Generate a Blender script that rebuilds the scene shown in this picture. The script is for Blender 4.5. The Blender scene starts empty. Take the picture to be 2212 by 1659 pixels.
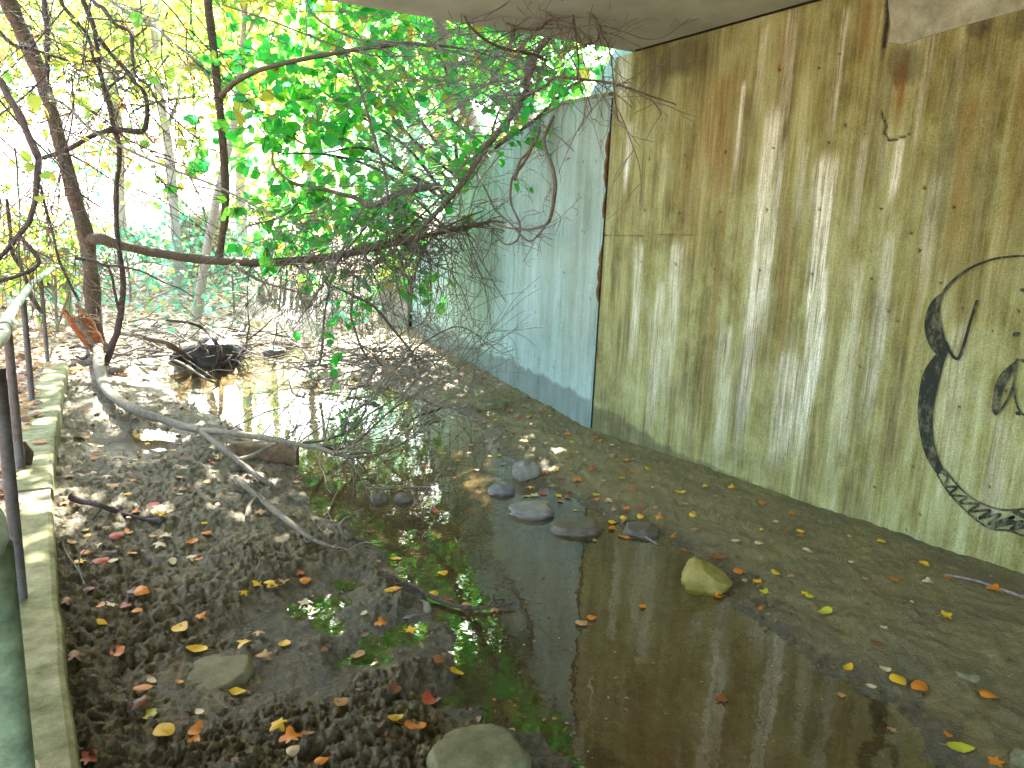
import bpy, math, random
import numpy as np
from mathutils import Vector, Matrix

SC = bpy.context.scene
COL = SC.collection
PI = math.pi

# ------------------------------------------------------------------ camera, sky, sun, exposure
CX, CY, F = 1106.0, 829.5, 1517.0            # the photograph measured on a 2212 x 1659 grid
HC = 1.5                                     # camera height over the bank (m)


def _n(v):
    v = np.array(v, float)
    return v / np.linalg.norm(v)


_down = _n((778 - CX, -(8680 - CY), -F))
_Z = -_down
_Y = _n((10 - CX, -(491 - CY), -F))
_Y = _n(_Y - _Z * np.dot(_Y, _Z))
_X = np.cross(_Y, _Z)
RM = np.array([_X, _Y, _Z])                  # camera axes -> world

cam_d = bpy.data.cameras.new('camera')
cam = bpy.data.objects.new('camera', cam_d)
COL.objects.link(cam)
cam_d.sensor_fit = 'HORIZONTAL'
cam_d.sensor_width = 36.0
cam_d.lens = F / 2212.0 * 36.0
cam_d.clip_start = 0.05
cam_d.clip_end = 1000.0
M4 = Matrix.Identity(4)
for i in range(3):
    for j in range(3):
        M4[i][j] = RM[i][j]
M4[2][3] = HC
cam.matrix_world = M4
SC.camera = cam

SUN_EL, SUN_AZ = math.radians(43), math.radians(22)
world = bpy.data.worlds.new('World')
SC.world = world
world.use_nodes = True
wn = world.node_tree
bg = wn.nodes['Background']
sky = wn.nodes.new('ShaderNodeTexSky')
sky.sky_type = 'NISHITA'
sky.sun_disc = False
sky.sun_elevation = SUN_EL
sky.sun_rotation = SUN_AZ
sky.air_density = 1.0
sky.dust_density = 2.0
bg.inputs['Strength'].default_value = 0.15
wn.links.new(sky.outputs[0], bg.inputs['Color'])

sun_d = bpy.data.lights.new('sun', 'SUN')
sun_d.energy = 5.0
sun_d.angle = math.radians(0.5)
sun_d.color = (1.0, 0.95, 0.86)
sun = bpy.data.objects.new('sun', sun_d)
COL.objects.link(sun)
sdir = Vector((math.sin(SUN_AZ) * math.cos(SUN_EL), math.cos(SUN_AZ) * math.cos(SUN_EL), math.sin(SUN_EL)))
sun.rotation_euler = sdir.to_track_quat('Z', 'Y').to_euler()
sun.location = (10, 20, 30)

SC.view_settings.view_transform = 'Standard'
SC.view_settings.look = 'None'
SC.view_settings.exposure = 3.6
SC.view_settings.gamma = 1.0
SC.render.engine = 'CYCLES'
SC.cycles.max_bounces = 10
SC.cycles.diffuse_bounces = 6
SC.cycles.glossy_bounces = 4
SC.cycles.transmission_bounces = 6
SC.cycles.transparent_max_bounces = 12
SC.cycles.caustics_reflective = False
SC.cycles.caustics_refractive = False
SC.cycles.sample_clamp_indirect = 6.0
SC.cycles.use_denoising = True


# ------------------------------------------------------------------ pixel <-> world helpers
def ray(u, v):
    return RM @ _n((u - CX, -(v - CY), -F))


def G(u, v, z=0.0):
    d = ray(u, v)
    t = (z - HC) / d[2]
    return np.array([0, 0, HC]) + t * d


def PY(u, v, y):
    d = ray(u, v)
    return np.array([0, 0, HC]) + d * (y / d[1])


def PX(u, v, x):
    d = ray(u, v)
    return np.array([0, 0, HC]) + d * (x / d[0])


def PD(u, v, dist):
    return np.array([0, 0, HC]) + ray(u, v) * dist


def proj(p):
    c = RM.T @ (np.array(p, float) - np.array([0, 0, HC]))
    return CX + F * c[0] / -c[2], CY - F * c[1] / -c[2]


WX = 3.969                                   # face of the abutment wall
WA = np.array([3.985, 4.38])                 # wing wall: joint end, far end (plan)
WB = np.array([5.56, 10.75])
WT = _n(WB - WA)
WN = np.array([-WT[1], WT[0]])               # towards the stream


def PW(u, v, off=0.0):
    """point on the wing wall's plane moved off metres towards the stream"""
    d = ray(u, v)
    t = (np.dot(WA + WN * off, WN)) / np.dot(d[:2], WN)
    return np.array([0, 0, HC]) + d * t


# ------------------------------------------------------------------ noise
def _h(ix, iy, seed):
    n = (ix.astype(np.int64) * 374761393 + iy.astype(np.int64) * 668265263 + seed * 974634257) & 0xFFFFFFFF
    n = ((n ^ (n >> 13)) * 1274126177) & 0xFFFFFFFF
    n = (n ^ (n >> 16)) & 0xFFFFFFFF
    return n / 4294967295.0


def vn(x, y, seed=0):
    x = np.asarray(x, float)
    y = np.asarray(y, float)
    ix, iy = np.floor(x), np.floor(y)
    fx, fy = x - ix, y - iy
    fx = fx * fx * (3 - 2 * fx)
    fy = fy * fy * (3 - 2 * fy)
    a = _h(ix, iy, seed)
    b = _h(ix + 1, iy, seed)
    c = _h(ix, iy + 1, seed)
    d = _h(ix + 1, iy + 1, seed)
    return (a * (1 - fx) + b * fx) * (1 - fy) + (c * (1 - fx) + d * fx) * fy


def fbm(x, y, o=4, seed=0, gain=0.5):
    s, a, t = 0.0, 1.0, 0.0
    for k in range(o):
        s = s + a * vn(x * 2 ** k + 17.3 * k, y * 2 ** k - 9.1 * k, seed + k)
        t += a
        a *= gain
    return s / t


def sst(a, b, x):
    t = np.clip((x - a) / (b - a), 0, 1)
    return t * t * (3 - 2 * t)


# ------------------------------------------------------------------ mesh helpers
class MB:
    def __init__(self):
        self.v, self.f, self.n, self.attr = [], [], 0, []

    def add(self, verts, faces, tint=None):
        verts = np.asarray(verts, float).reshape(-1, 3)
        self.v.append(verts)
        for fa in faces:
            fa = np.asarray(fa, int)
            if fa.size:
                self.f.append(fa + self.n)
        self.attr.append(np.full(len(verts), 0.5) if tint is None else np.broadcast_to(tint, (len(verts),)))
        self.n += len(verts)

    def tube(self, pts, rad, sides=6, smooth=3, tint=None, rough=0.0, seed=0):
        P, R = resample(pts, rad, smooth)
        n = len(P)
        T = np.gradient(P, axis=0)
        T /= np.linalg.norm(T, axis=1)[:, None] + 1e-9
        N = np.zeros_like(P)
        up = np.array([0, 0, 1.0]) if abs(T[0][2]) < 0.9 else np.array([1.0, 0, 0])
        N[0] = _n(np.cross(T[0], up))
        for i in range(1, n):
            q = N[i - 1] - T[i] * np.dot(N[i - 1], T[i])
            N[i] = q / (np.linalg.norm(q) + 1e-9)
        B = np.cross(T, N)
        a = np.arange(sides) / sides * 2 * PI
        rr = R[:, None] * np.ones(sides)[None, :]
        if rough > 0:
            ii, jj = np.meshgrid(np.arange(n), np.arange(sides), indexing='ij')
            rr = rr * (1 + rough * (vn(ii * 0.45 + seed * 3.1, jj * 0.9, seed) - 0.5) * 2)
        V = P[:, None, :] + rr[..., None] * (np.cos(a)[None, :, None] * N[:, None, :] + np.sin(a)[None, :, None] * B[:, None, :])
        V = V.reshape(-1, 3)
        i, j = np.meshgrid(np.arange(n - 1), np.arange(sides), indexing='ij')
        i, j = i.ravel(), j.ravel()
        k = (j + 1) % sides
        q = np.stack([i * sides + j, (i + 1) * sides + j, (i + 1) * sides + k, i * sides + k], 1)[:, ::-1]
        V = np.vstack([V, P[0] - T[0] * R[0] * 0.3, P[-1] + T[-1] * R[-1] * 0.6])
        c0, c1 = n * sides, n * sides + 1
        jj = np.arange(sides)
        t0 = np.stack([np.full(sides, c0), (jj + 1) % sides, jj], 1)[:, ::-1]
        t1 = np.stack([np.full(sides, c1), (n - 1) * sides + jj, (n - 1) * sides + (jj + 1) % sides], 1)[:, ::-1]
        self.add(V, [q, t0, t1], tint)
        return P, R

    def box(self, lo, hi):
        x0, y0, z0 = lo
        x1, y1, z1 = hi
        v = [(x0, y0, z0), (x1, y0, z0), (x1, y1, z0), (x0, y1, z0), (x0, y0, z1), (x1, y0, z1), (x1, y1, z1), (x0, y1, z1)]
        f = [(0, 3, 2, 1), (4, 5, 6, 7), (0, 1, 5, 4), (1, 2, 6, 5), (2, 3, 7, 6), (3, 0, 4, 7)]
        self.add(v, [np.array(f)])

    def prism(self, poly, z0, z1):
        """plan polygon (counter-clockwise) between z0 and z1 (scalars or one per corner)"""
        n = len(poly)
        z0 = np.broadcast_to(z0, (n,))
        z1 = np.broadcast_to(z1, (n,))
        v = [(p[0], p[1], z0[i]) for i, p in enumerate(poly)] + [(p[0], p[1], z1[i]) for i, p in enumerate(poly)]
        sides = np.array([(i, (i + 1) % n, n + (i + 1) % n, n + i) for i in range(n)])
        self.add(v, [sides, np.array([list(range(n))[::-1]]), np.array([[n + i for i in range(n)]])])

    def mesh(self, name, m, smooth=True):
        V = np.vstack(self.v)
        me = bpy.data.meshes.new(name)
        me.vertices.add(len(V))
        me.vertices.foreach_set('co', V.ravel())
        tot = np.concatenate([np.full(len(f), f.shape[1]) for f in self.f])
        loops = np.concatenate([f.ravel() for f in self.f])
        me.loops.add(len(loops))
        me.loops.foreach_set('vertex_index', loops.astype(np.int32))
        me.polygons.add(len(tot))
        st = np.concatenate([[0], np.cumsum(tot)[:-1]])
        me.polygons.foreach_set('loop_start', st.astype(np.int32))
        me.polygons.foreach_set('loop_total', tot.astype(np.int32))
        me.polygons.foreach_set('use_smooth', np.full(len(tot), smooth))
        me.update(calc_edges=True)
        at = me.attributes.new('tint', 'FLOAT', 'POINT')
        at.data.foreach_set('value', np.concatenate(self.attr).astype(np.float32))
        if m:
            me.materials.append(m)
        return me

    def build(self, name, m, parent=None, smooth=True):
        o = bpy.data.objects.new(name, self.mesh(name, m, smooth))
        COL.objects.link(o)
        if parent is not None:
            o.parent = parent
            o.matrix_parent_inverse = Matrix.Translation(-parent.location)
        return o


def resample(pts, rad, k):
    P = np.asarray(pts, float)
    n = len(P)
    R = np.asarray(rad, float) if np.ndim(rad) else np.full(n, float(rad))
    if len(R) != n:
        R = np.interp(np.linspace(0, 1, n), np.linspace(0, 1, len(R)), R)
    if k <= 1 or n < 3:
        return P, R
    Q = np.vstack([2 * P[0] - P[1], P, 2 * P[-1] - P[-2]])
    out, ro = [], []
    for i in range(n - 1):
        p0, p1, p2, p3 = Q[i], Q[i + 1], Q[i + 2], Q[i + 3]
        for t in np.arange(k) / k:
            out.append(0.5 * (2 * p1 + (p2 - p0) * t + (2 * p0 - 5 * p1 + 4 * p2 - p3) * t * t + (3 * p1 - p0 - 3 * p2 + p3) * t ** 3))
            ro.append(R[i] * (1 - t) + R[i + 1] * t)
    out.append(P[-1])
    ro.append(R[-1])
    return np.array(out), np.array(ro)


def tag(o, label=None, cat=None, group=None, kind=None):
    if label:
        o['label'] = label
    if cat:
        o['category'] = cat
    if group:
        o['group'] = group
    if kind:
        o['kind'] = kind
    return o


def empty(name, loc, label, cat, group=None):
    o = bpy.data.objects.new(name, None)
    COL.objects.link(o)
    o.location = Vector([float(a) for a in loc])
    o.empty_display_size = 0.1
    return tag(o, label, cat, group)


# ------------------------------------------------------------------ materials
class NT:
    def __init__(self, name):
        self.m = bpy.data.materials.new(name)
        self.m.use_nodes = True
        self.t = self.m.node_tree
        self.b = self.t.nodes['Principled BSDF']
        self.out = self.t.nodes['Material Output']

    def n(self, typ, **kw):
        o = self.t.nodes.new('ShaderNode' + typ)
        for k, v in kw.items():
            setattr(o, k, v)
        return o

    def l(self, a, b):
        self.t.links.new(a, b)

    def coord(self, scale=(1, 1, 1)):
        c = self.n('TexCoord')
        mp = self.n('Mapping')
        mp.inputs['Scale'].default_value = scale
        self.l(c.outputs['Object'], mp.inputs['Vector'])
        return mp.outputs[0]

    def noise(self, vec, scale, detail=5, rough=0.6):
        o = self.n('TexNoise')
        o.inputs['Scale'].default_value = scale
        o.inputs['Detail'].default_value = detail
        o.inputs['Roughness'].default_value = rough
        if vec is not None:
            self.l(vec, o.inputs['Vector'])
        return o.outputs['Fac']

    def ramp(self, fac, stops, interp='LINEAR'):
        r = self.n('ValToRGB')
        r.color_ramp.interpolation = interp
        while len(r.color_ramp.elements) < len(stops):
            r.color_ramp.elements.new(0.5)
        for e, (p, c) in zip(r.color_ramp.elements, stops):
            e.position = p
            e.color = (*c, 1) if len(c) == 3 else c
        self.l(fac, r.inputs[0])
        return r.outputs[0]

    def mix(self, fac, a, b, mode='MIX'):
        o = self.n('MixRGB', blend_type=mode)
        for s, x in ((o.inputs[0], fac), (o.inputs[1], a), (o.inputs[2], b)):
            if isinstance(x, (int, float)):
                s.default_value = x
            elif isinstance(x, tuple):
                s.default_value = (*x, 1)
            else:
                self.l(x, s)
        return o.outputs[0]

    def math(self, op, a, b=0.0, clamp=False):
        o = self.n('Math', operation=op, use_clamp=clamp)
        for s, x in ((o.inputs[0], a), (o.inputs[1], b)):
            if isinstance(x, (int, float)):
                s.default_value = x
            else:
                self.l(x, s)
        return o.outputs[0]

    def attr(self, name, out='Fac'):
        a = self.n('Attribute')
        a.attribute_name = name
        return a.outputs[out]

    def bump(self, h, strength=0.5, dist=0.02):
        o = self.n('Bump')
        o.inputs['Strength'].default_value = strength
        o.inputs['Distance'].default_value = dist
        self.l(h, o.inputs['Height'])
        self.l(o.outputs[0], self.b.inputs['Normal'])

    def fin(self, col=None, rough=0.8, spec=0.3):
        if col is not None:
            if isinstance(col, tuple):
                self.b.inputs['Base Color'].default_value = (*col, 1)
            else:
                self.l(col, self.b.inputs['Base Color'])
        if isinstance(rough, (int, float)):
            self.b.inputs['Roughness'].default_value = rough
        else:
            self.l(rough, self.b.inputs['Roughness'])
        self.b.inputs['Specular IOR Level'].default_value = spec
        return self.m


def mat_bark(name, a, b, c, scale=1.0):
    t = NT(name)
    v = t.coord((1, 1, 0.35))
    n1 = t.noise(v, 60 * scale, 6, 0.7)
    n2 = t.noise(t.coord(), 6 * scale, 4)
    col = t.ramp(n1, [(0.3, a), (0.52, b), (0.75, c)])
    col = t.mix(t.math('MULTIPLY', n2, 0.5), col, (b[0] * 0.5, b[1] * 0.5, b[2] * 0.4))
    t.bump(n1, 0.7, 0.01)
    return t.fin(col, 0.85, 0.25)


def mat_leaf(name, stops, trans=0.55, rough=0.45, spec=0.4, sheen=None):
    """thin leaf: diffuse both sides plus light coming through"""
    t = NT(name)
    col = t.ramp(t.attr('tint'), stops)
    t.fin(col, rough, spec)
    tr = t.n('BsdfTranslucent')
    g = t.n('Gamma')
    g.inputs[1].default_value = 0.8
    t.l(col, g.inputs[0])
    t.l(g.outputs[0], tr.inputs['Color'])
    mx = t.n('MixShader')
    mx.inputs[0].default_value = trans
    t.l(t.b.outputs[0], mx.inputs[1])
    t.l(tr.outputs[0], mx.inputs[2])
    t.l(mx.outputs[0], t.out.inputs['Surface'])
    return t.m


def mat_concrete_wall():
    t = NT('stained_concrete')
    blot = t.noise(t.coord((1, 1, 0.55)), 1.7, 7, 0.62)
    mott = t.noise(t.coord((1, 1, 0.7)), 8.5, 7, 0.68)
    st1 = t.noise(t.coord((1, 1, 0.085)), 8, 7, 0.66)
    st2 = t.noise(t.coord((1, 1, 0.05)), 38, 5, 0.65)
    st3 = t.noise(t.coord((1, 1, 0.04)), 120, 4, 0.7)
    smask = t.ramp(t.noise(t.coord((1, 1, 0.5)), 2.3, 4, 0.6), [(0.38, (0.15, 0.15, 0.15)), (0.62, (1, 1, 1))])
    grain = t.noise(t.coord(), 140, 4, 0.8)
    speck = t.noise(t.coord(), 46, 5, 0.75)
    base = t.ramp(t.mix(0.5, blot, mott), [(0.37, (0.085, 0.072, 0.018)), (0.46, (0.185, 0.178, 0.050)), (0.54, (0.28, 0.295, 0.105)), (0.64, (0.38, 0.41, 0.215))])
    stc = t.ramp(st1, [(0.34, (0.055, 0.042, 0.010)), (0.44, (0.165, 0.138, 0.032)), (0.54, (0.29, 0.295, 0.095)), (0.65, (0.50, 0.53, 0.30))])
    col = t.mix(t.math('MULTIPLY', smask, 0.75), base, stc)
    col = t.mix(t.math('MULTIPLY', t.ramp(st2, [(0.40, (0, 0, 0)), (0.68, (1, 1, 1))]), 0.30), col, (0.46, 0.47, 0.30))
    m = t.attr('stain', 'Color')
    sep = t.n('SeparateColor')
    t.l(m, sep.inputs[0])
    orange = t.math('MULTIPLY', sep.outputs[1], t.math('ADD', 0.10, t.math('MULTIPLY', t.ramp(t.mix(0.5, st1, mott), [(0.40, (0, 0, 0)), (0.58, (1, 1, 1))]), 1.0)), True)
    col = t.mix(orange, col, (0.21, 0.085, 0.010))
    crisp = t.ramp(t.mix(0.6, st2, st3), [(0.40, (0.15, 0.15, 0.15)), (0.52, (1.15, 1.15, 1.15))])
    white = t.math('MULTIPLY', sep.outputs[0], t.math('MULTIPLY', crisp, t.math('ADD', 0.45, mott)), True)
    col = t.mix(white, col, (0.74, 0.76, 0.62))
    dark = t.math('MULTIPLY', sep.outputs[2], t.math('ADD', 0.55, blot), True)
    col = t.mix(dark, col, (0.045, 0.04, 0.024))
    rs = t.ramp(speck, [(0.64, (0, 0, 0)), (0.72, (1, 1, 1))])
    col = t.mix(t.math('MULTIPLY', rs, 0.45), col, (0.22, 0.10, 0.02))
    dk = t.ramp(speck, [(0.26, (1, 1, 1)), (0.34, (0, 0, 0))])
    col = t.mix(t.math('MULTIPLY', dk, 0.5), col, (0.06, 0.055, 0.02))
    col = t.mix(0.45, col, t.ramp(st3, [(0.3, (0.55, 0.55, 0.5)), (0.7, (1.3, 1.3, 1.25))]), 'MULTIPLY')
    col = t.mix(0.8, col, t.ramp(grain, [(0.3, (0.4, 0.4, 0.4)), (0.7, (1.4, 1.4, 1.4))]), 'MULTIPLY')
    vo = t.n('TexVoronoi')
    vo.inputs['Scale'].default_value = 24
    t.l(t.coord(), vo.inputs['Vector'])
    pits = t.ramp(vo.outputs['Distance'], [(0.035, (0.12, 0.1, 0.05)), (0.075, (1, 1, 1))])
    msk = t.ramp(t.noise(t.coord(), 5, 2), [(0.48, (0, 0, 0)), (0.58, (1, 1, 1))])
    col = t.mix(msk, col, t.mix(1.0, col, pits, 'MULTIPLY'))
    t.bump(t.mix(0.5, grain, t.mix(0.5, mott, pits)), 0.6, 0.008)
    return t.fin(col, 0.8, 0.25)


def mat_wing():
    t = NT('pale_streaked_concrete')
    blot = t.noise(t.coord((1, 1, 0.6)), 1.9, 7, 0.62)
    mott = t.noise(t.coord((1, 1, 0.8)), 9, 7, 0.68)
    st1 = t.noise(t.coord((1, 1, 0.07)), 9, 6, 0.65)
    st2 = t.noise(t.coord((1, 1, 0.05)), 42, 5, 0.65)
    grain = t.noise(t.coord(), 120, 4, 0.8)
    col = t.ramp(t.mix(0.5, blot, mott), [(0.36, (0.19, 0.30, 0.24)), (0.5, (0.36, 0.54, 0.48)), (0.64, (0.52, 0.72, 0.68))])  # blue-green cast of the sky light is put into the base colour
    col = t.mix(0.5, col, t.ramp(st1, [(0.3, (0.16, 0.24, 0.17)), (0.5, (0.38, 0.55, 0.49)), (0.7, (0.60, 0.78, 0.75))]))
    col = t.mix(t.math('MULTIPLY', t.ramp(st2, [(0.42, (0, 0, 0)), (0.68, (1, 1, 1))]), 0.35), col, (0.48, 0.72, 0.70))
    m = t.attr('stain', 'Color')
    sep = t.n('SeparateColor')
    t.l(m, sep.inputs[0])
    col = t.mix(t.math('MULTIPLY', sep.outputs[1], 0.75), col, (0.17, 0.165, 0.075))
    col = t.mix(t.math('MULTIPLY', sep.outputs[2], 1.0, True), col, (0.070, 0.058, 0.038))
    col = t.mix(0.75, col, t.ramp(grain, [(0.3, (0.45, 0.45, 0.45)), (0.7, (1.35, 1.35, 1.35))]), 'MULTIPLY')
    t.bump(t.mix(0.5, grain, mott), 0.5, 0.008)
    return t.fin(col, 0.8, 0.25)


def mat_plain_concrete(name, a, b, sc=1.0):
    t = NT(name)
    n1 = t.noise(t.coord(), 2.2 * sc, 6, 0.65)
    gr = t.noise(t.coord(), 140, 4, 0.75)
    col = t.ramp(n1, [(0.3, a), (0.7, b)])
    col = t.mix(0.6, col, t.ramp(gr, [(0.3, (0.55, 0.55, 0.55)), (0.7, (1.15, 1.15, 1.15))]), 'MULTIPLY')
    t.bump(t.mix(0.5, gr, n1), 0.35, 0.006)
    return t.fin(col, 0.85, 0.2)


def mat_ground():
    t = NT('mud_and_litter')
    z = t.attr('zone', 'Color')
    sep = t.n('SeparateColor')
    t.l(z, sep.inputs[0])
    c = t.coord()
    n1 = t.noise(c, 3.0, 6, 0.6)
    n2 = t.noise(c, 22, 6, 0.7)
    n3 = t.noise(c, 95, 5, 0.75)
    mud = t.ramp(n2, [(0.3, (0.034, 0.026, 0.008)), (0.5, (0.13, 0.10, 0.034)), (0.72, (0.30, 0.24, 0.10))])
    mud = t.mix(t.ramp(n1, [(0.45, (0, 0, 0)), (0.65, (0.7, 0.7, 0.7))]), mud, (0.13, 0.115, 0.065))
    silt = t.ramp(n2, [(0.3, (0.12, 0.094, 0.028)), (0.55, (0.235, 0.19, 0.062)), (0.75, (0.33, 0.28, 0.115))])
    silt = t.mix(t.ramp(n1, [(0.42, (0, 0, 0)), (0.68, (0.8, 0.8, 0.8))]), silt, (0.16, 0.135, 0.06))
    bed = t.ramp(n1, [(0.3, (0.045, 0.033, 0.011)), (0.55, (0.13, 0.10, 0.036)), (0.75, (0.10, 0.095, 0.033))])
    bed = t.mix(0.5, bed, t.ramp(n2, [(0.3, (0.5, 0.5, 0.5)), (0.7, (1.2, 1.2, 1.2))]), 'MULTIPLY')
    vo = t.n('TexVoronoi')
    vo.inputs['Scale'].default_value = 17
    t.l(c, vo.inputs['Vector'])
    hs = t.n('SeparateColor')
    t.l(vo.outputs['Color'], hs.inputs[0])
    lit = t.ramp(hs.outputs[0], [(0.0, (0.28, 0.18, 0.13)), (0.25, (0.50, 0.40, 0.32)), (0.5, (0.58, 0.51, 0.45)), (0.75, (0.44, 0.28, 0.18)), (1.0, (0.62, 0.57, 0.51))], 'CONSTANT')
    lit = t.mix(0.6, lit, t.ramp(n3, [(0.3, (0.35, 0.35, 0.35)), (0.7, (1.3, 1.3, 1.3))]), 'MULTIPLY')
    col = t.mix(sep.outputs[0], mud, silt)
    col = t.mix(sep.outputs[1], col, lit)
    col = t.mix(sep.outputs[2], col, bed)
    gr = t.ramp(n3, [(0.28, (0.35, 0.35, 0.35)), (0.72, (1.4, 1.4, 1.4))])
    col = t.mix(0.6, col, gr, 'MULTIPLY')
    wet = t.ramp(t.mix(0.5, n1, n2), [(0.40, (0.32, 0.32, 0.32)), (0.60, (0.8, 0.8, 0.8))])
    rough = t.mix(sep.outputs[1], wet, (0.9, 0.9, 0.9))
    wa = t.attr('wet')
    col = t.mix(wa, col, t.mix(1.0, col, (0.66, 0.64, 0.62), 'MULTIPLY'))
    rough = t.mix(wa, rough, (0.22, 0.22, 0.22))
    t.bump(t.mix(0.5, n2, n3), 1.0, 0.03)
    return t.fin(col, rough, 0.42)


def mat_water():
    t = NT('still_shallow_water')
    nt = t.t
    nt.nodes.remove(t.b)
    fr = t.n('Fresnel')
    fr.inputs[0].default_value = 1.95
    gl = t.n('BsdfGlossy')
    gl.inputs['Roughness'].default_value = 0.02
    gl.inputs['Color'].default_value = (1, 1, 1, 1)
    tr = t.n('BsdfTransparent')
    tr.inputs['Color'].default_value = (0.86, 0.76, 0.56, 1)
    n1 = t.noise(t.coord(), 7.0, 3, 0.5)
    bp = t.n('Bump')
    bp.inputs['Strength'].default_value = 0.14
    bp.inputs['Distance'].default_value = 0.01
    t.l(n1, bp.inputs['Height'])
    t.l(bp.outputs[0], gl.inputs['Normal'])
    geo = t.n('NewGeometry')
    front = t.math('SUBTRACT', 1.0, geo.outputs['Backfacing'])
    mx = t.n('MixShader')
    t.l(t.math('MULTIPLY', fr.outputs[0], front), mx.inputs[0])
    t.l(tr.outputs[0], mx.inputs[1])
    t.l(gl.outputs[0], mx.inputs[2])
    t.l(mx.outputs[0], t.out.inputs['Surface'])
    return t.m


def mat_stone(name, a, b, rough=0.7):
    t = NT(name)
    n1 = t.noise(t.coord(), 14, 6, 0.65)
    n2 = t.noise(t.coord(), 120, 4, 0.75)
    col = t.ramp(n1, [(0.3, a), (0.7, b)])
    col = t.mix(0.5, col, t.ramp(n2, [(0.3, (0.5, 0.5, 0.5)), (0.7, (1.2, 1.2, 1.2))]), 'MULTIPLY')
    t.bump(t.mix(0.5, n1, n2), 0.5, 0.006)
    return t.fin(col, rough, 0.4)


def mat_flat(name, c, rough=0.6, spec=0.3, var=0.35, sc=40, metal=0.0):
    t = NT(name)
    n1 = t.noise(t.coord(), sc, 5, 0.7)
    col = t.mix(1.0, c, t.ramp(n1, [(0.3, (1 - var,) * 3), (0.7, (1 + var,) * 3)]), 'MULTIPLY')
    t.bump(n1, 0.25, 0.004)
    t.b.inputs['Metallic'].default_value = metal
    return t.fin(col, rough, spec)


def mat_paint(name, c, c2, lo, hi):
    t = NT(name)
    n1 = t.noise(t.coord((1, 1, 0.6)), 38, 6, 0.7)
    n2 = t.noise(t.coord((1, 1, 0.15)), 16, 5, 0.65)
    col = t.ramp(t.mix(0.45, n1, n2), [(lo, c), (hi, c2)])
    t.bump(n1, 0.2, 0.003)
    return t.fin(col, 0.75, 0.2)


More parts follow.
